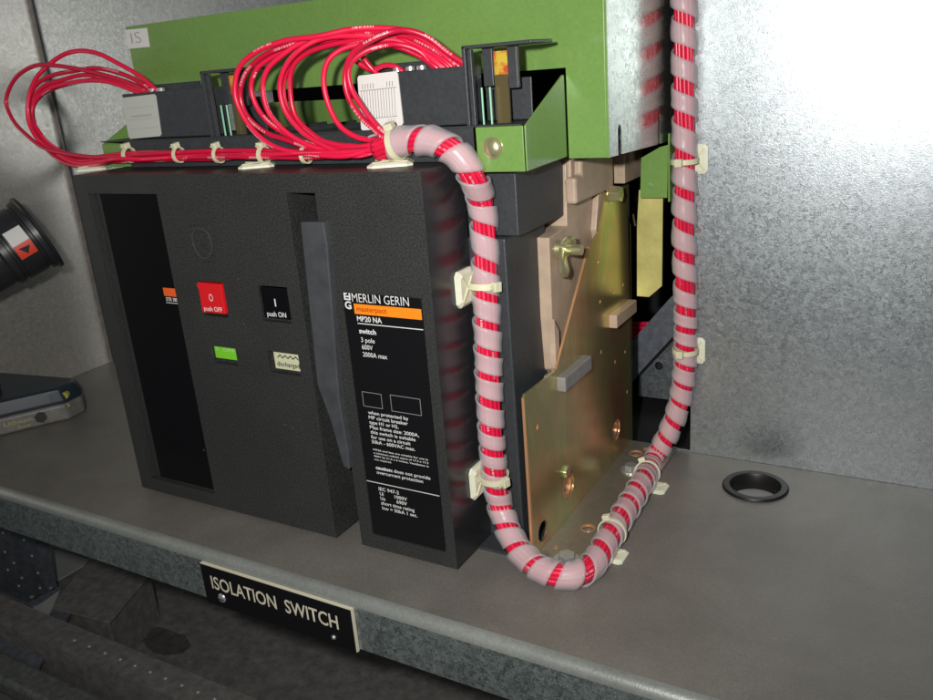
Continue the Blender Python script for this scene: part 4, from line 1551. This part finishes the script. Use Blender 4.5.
# battery marks
d1 = (Vector((e1.x - .010, e1.y - .012, 0)) - Vector((c0.x, c0.y + .002, 0)))
Lb = d1.length
d1.normalize()
nrm = Vector((d1.y, -d1.x, 0))
O_ = Vector((c0.x, c0.y + .002, 0)) + nrm * 0.0012
bm = bmesh.new()
text_mesh(bm, 'Lithium', 0, 0, 0.006, 0.034, frame=(O_ + d1 * 0.006 + Vector((0, 0, .012)), d1, Z3), bold=0.01)
text_mesh(bm, 'ion', 0, 0, 0.004, 0.014, frame=(O_ + d1 * 0.022 + Vector((0, 0, .005)), d1, Z3), bold=0.01)
link('lettering', bm, M['tool_ink'], bat)
pq = O_ + d1 * (Lb - 0.016) + Vector((0, 0, .013))
bm = bmesh.new()
cyl(bm, pq - nrm * .003, pq + nrm * .0006, 0.008, 0.0075, 6)
link('latch', bm, M['black_ink'], bat)
e_ = at(68, 400, 'z', .034)
bm = bmesh.new()
lathe(bm, Vector((e1.x - .004, e1.y + .006, 0.034)), (0.6, -0.8, 0), [(-.006, .005), (.0012, .0048)], 10)
lathe(bm, Vector((e1.x - .004, e1.y + .006, 0.020)), (0.7, -0.7, 0), [(-.004, .0035), (.0022, .0033)], 10)
link('yellow_button', bm, M['tool_yellow'], bat)
# motor housing: body of revolution, its rear end pointing up to the right
A0 = at(37, 233, 'y', 0.10)
ax = (RM @ Vector((0.75, 0.62, -0.42))).normalized()
A1 = A0 - ax * 0.14
bm = bmesh.new()
lathe(bm, A0, -ax, [(-0.003, 0.030), (-0.002, 0.0485), (0.0015, 0.0490), (0.003, 0.0460), (0.009, 0.0450), (0.010, 0.0410), (0.0125, 0.0410), (0.0135, 0.0427), (0.038, 0.0427), (0.039, 0.0405), (0.042, 0.0405), (0.043, 0.0420), (0.050, 0.0420), (0.053, 0.0380), (0.060, 0.0385), (0.10, 0.036), (0.14, 0.030)], 48)
mh = link('motor_housing', bm, M['tool_black'], dr, smooth=35)
# warning label, wrapped round the housing
tocam = (CAM - A0).normalized()
pu = (tocam - ax * tocam.dot(ax)).normalized()
pv = ax.cross(pu)


def ringpatch(t0, t1, a0, a1, r, name, m, parent):
    bm = bmesh.new()
    K = 10
    A = []
    for i_ in range(K + 1):
        a = a0 + (a1 - a0) * i_ / K
        d = pu * math.cos(a) + pv * math.sin(a)
        A.append([bm.verts.new(A0 - ax * t + d * rr) for t, rr in ((t0, r + .0008), (t1, r + .0008), (t1, r), (t0, r))])
    for a, b in zip(A, A[1:]):
        for k in range(4):
            bm.faces.new((a[k], b[k], b[(k + 1) % 4], a[(k + 1) % 4]))
    bm.faces.new(A[0])
    bm.faces.new(A[-1][::-1])
    return link(name, bm, m, parent)


SG = 1
ringpatch(0.015, 0.036, -0.42, 0.02, 0.0428, 'label_white', M['paper'], mh)
lr_ = ringpatch(0.015, 0.036, 0.025, 0.42, 0.0428, 'label_red', M['tool_red'], mh)
bm = bmesh.new()
for (t, a) in ((0.0255, 0.22),):
    tri = []
    for (dt, da_) in ((0.0065, -0.10), (-0.0065, -0.06), (0.000, 0.13)):
        aa = a + da_
        d = pu * math.cos(aa) + pv * math.sin(aa)
        tri.append(A0 - ax * (t + dt) + d * 0.0438)
    vs = [bm.verts.new(p_) for p_ in tri] 
    vs2 = [bm.verts.new(p_ + pu * 0.0006) for p_ in tri]
    bm.faces.new(vs)
    bm.faces.new(vs2)
    for i_ in range(3):
        bm.faces.new((vs[i_], vs[(i_ + 1) % 3], vs2[(i_ + 1) % 3], vs2[i_]))
link('warning_triangle', bm, M['black_ink'], lr_)
# orange piping line along the lower flange and the handle (out of frame)
bm = bmesh.new()
pts = spline([A1 + Vector((0.02, 0, -0.02)), A1 + Vector((-0.03, 0, -0.08)), Vector((-0.40, 0.05, 0.08)), Vector((-0.36, 0.055, 0.045))], 0.004)
tube(bm, pts, 0.019, 16)
link('handle', bm, M['tool_blue'], dr)
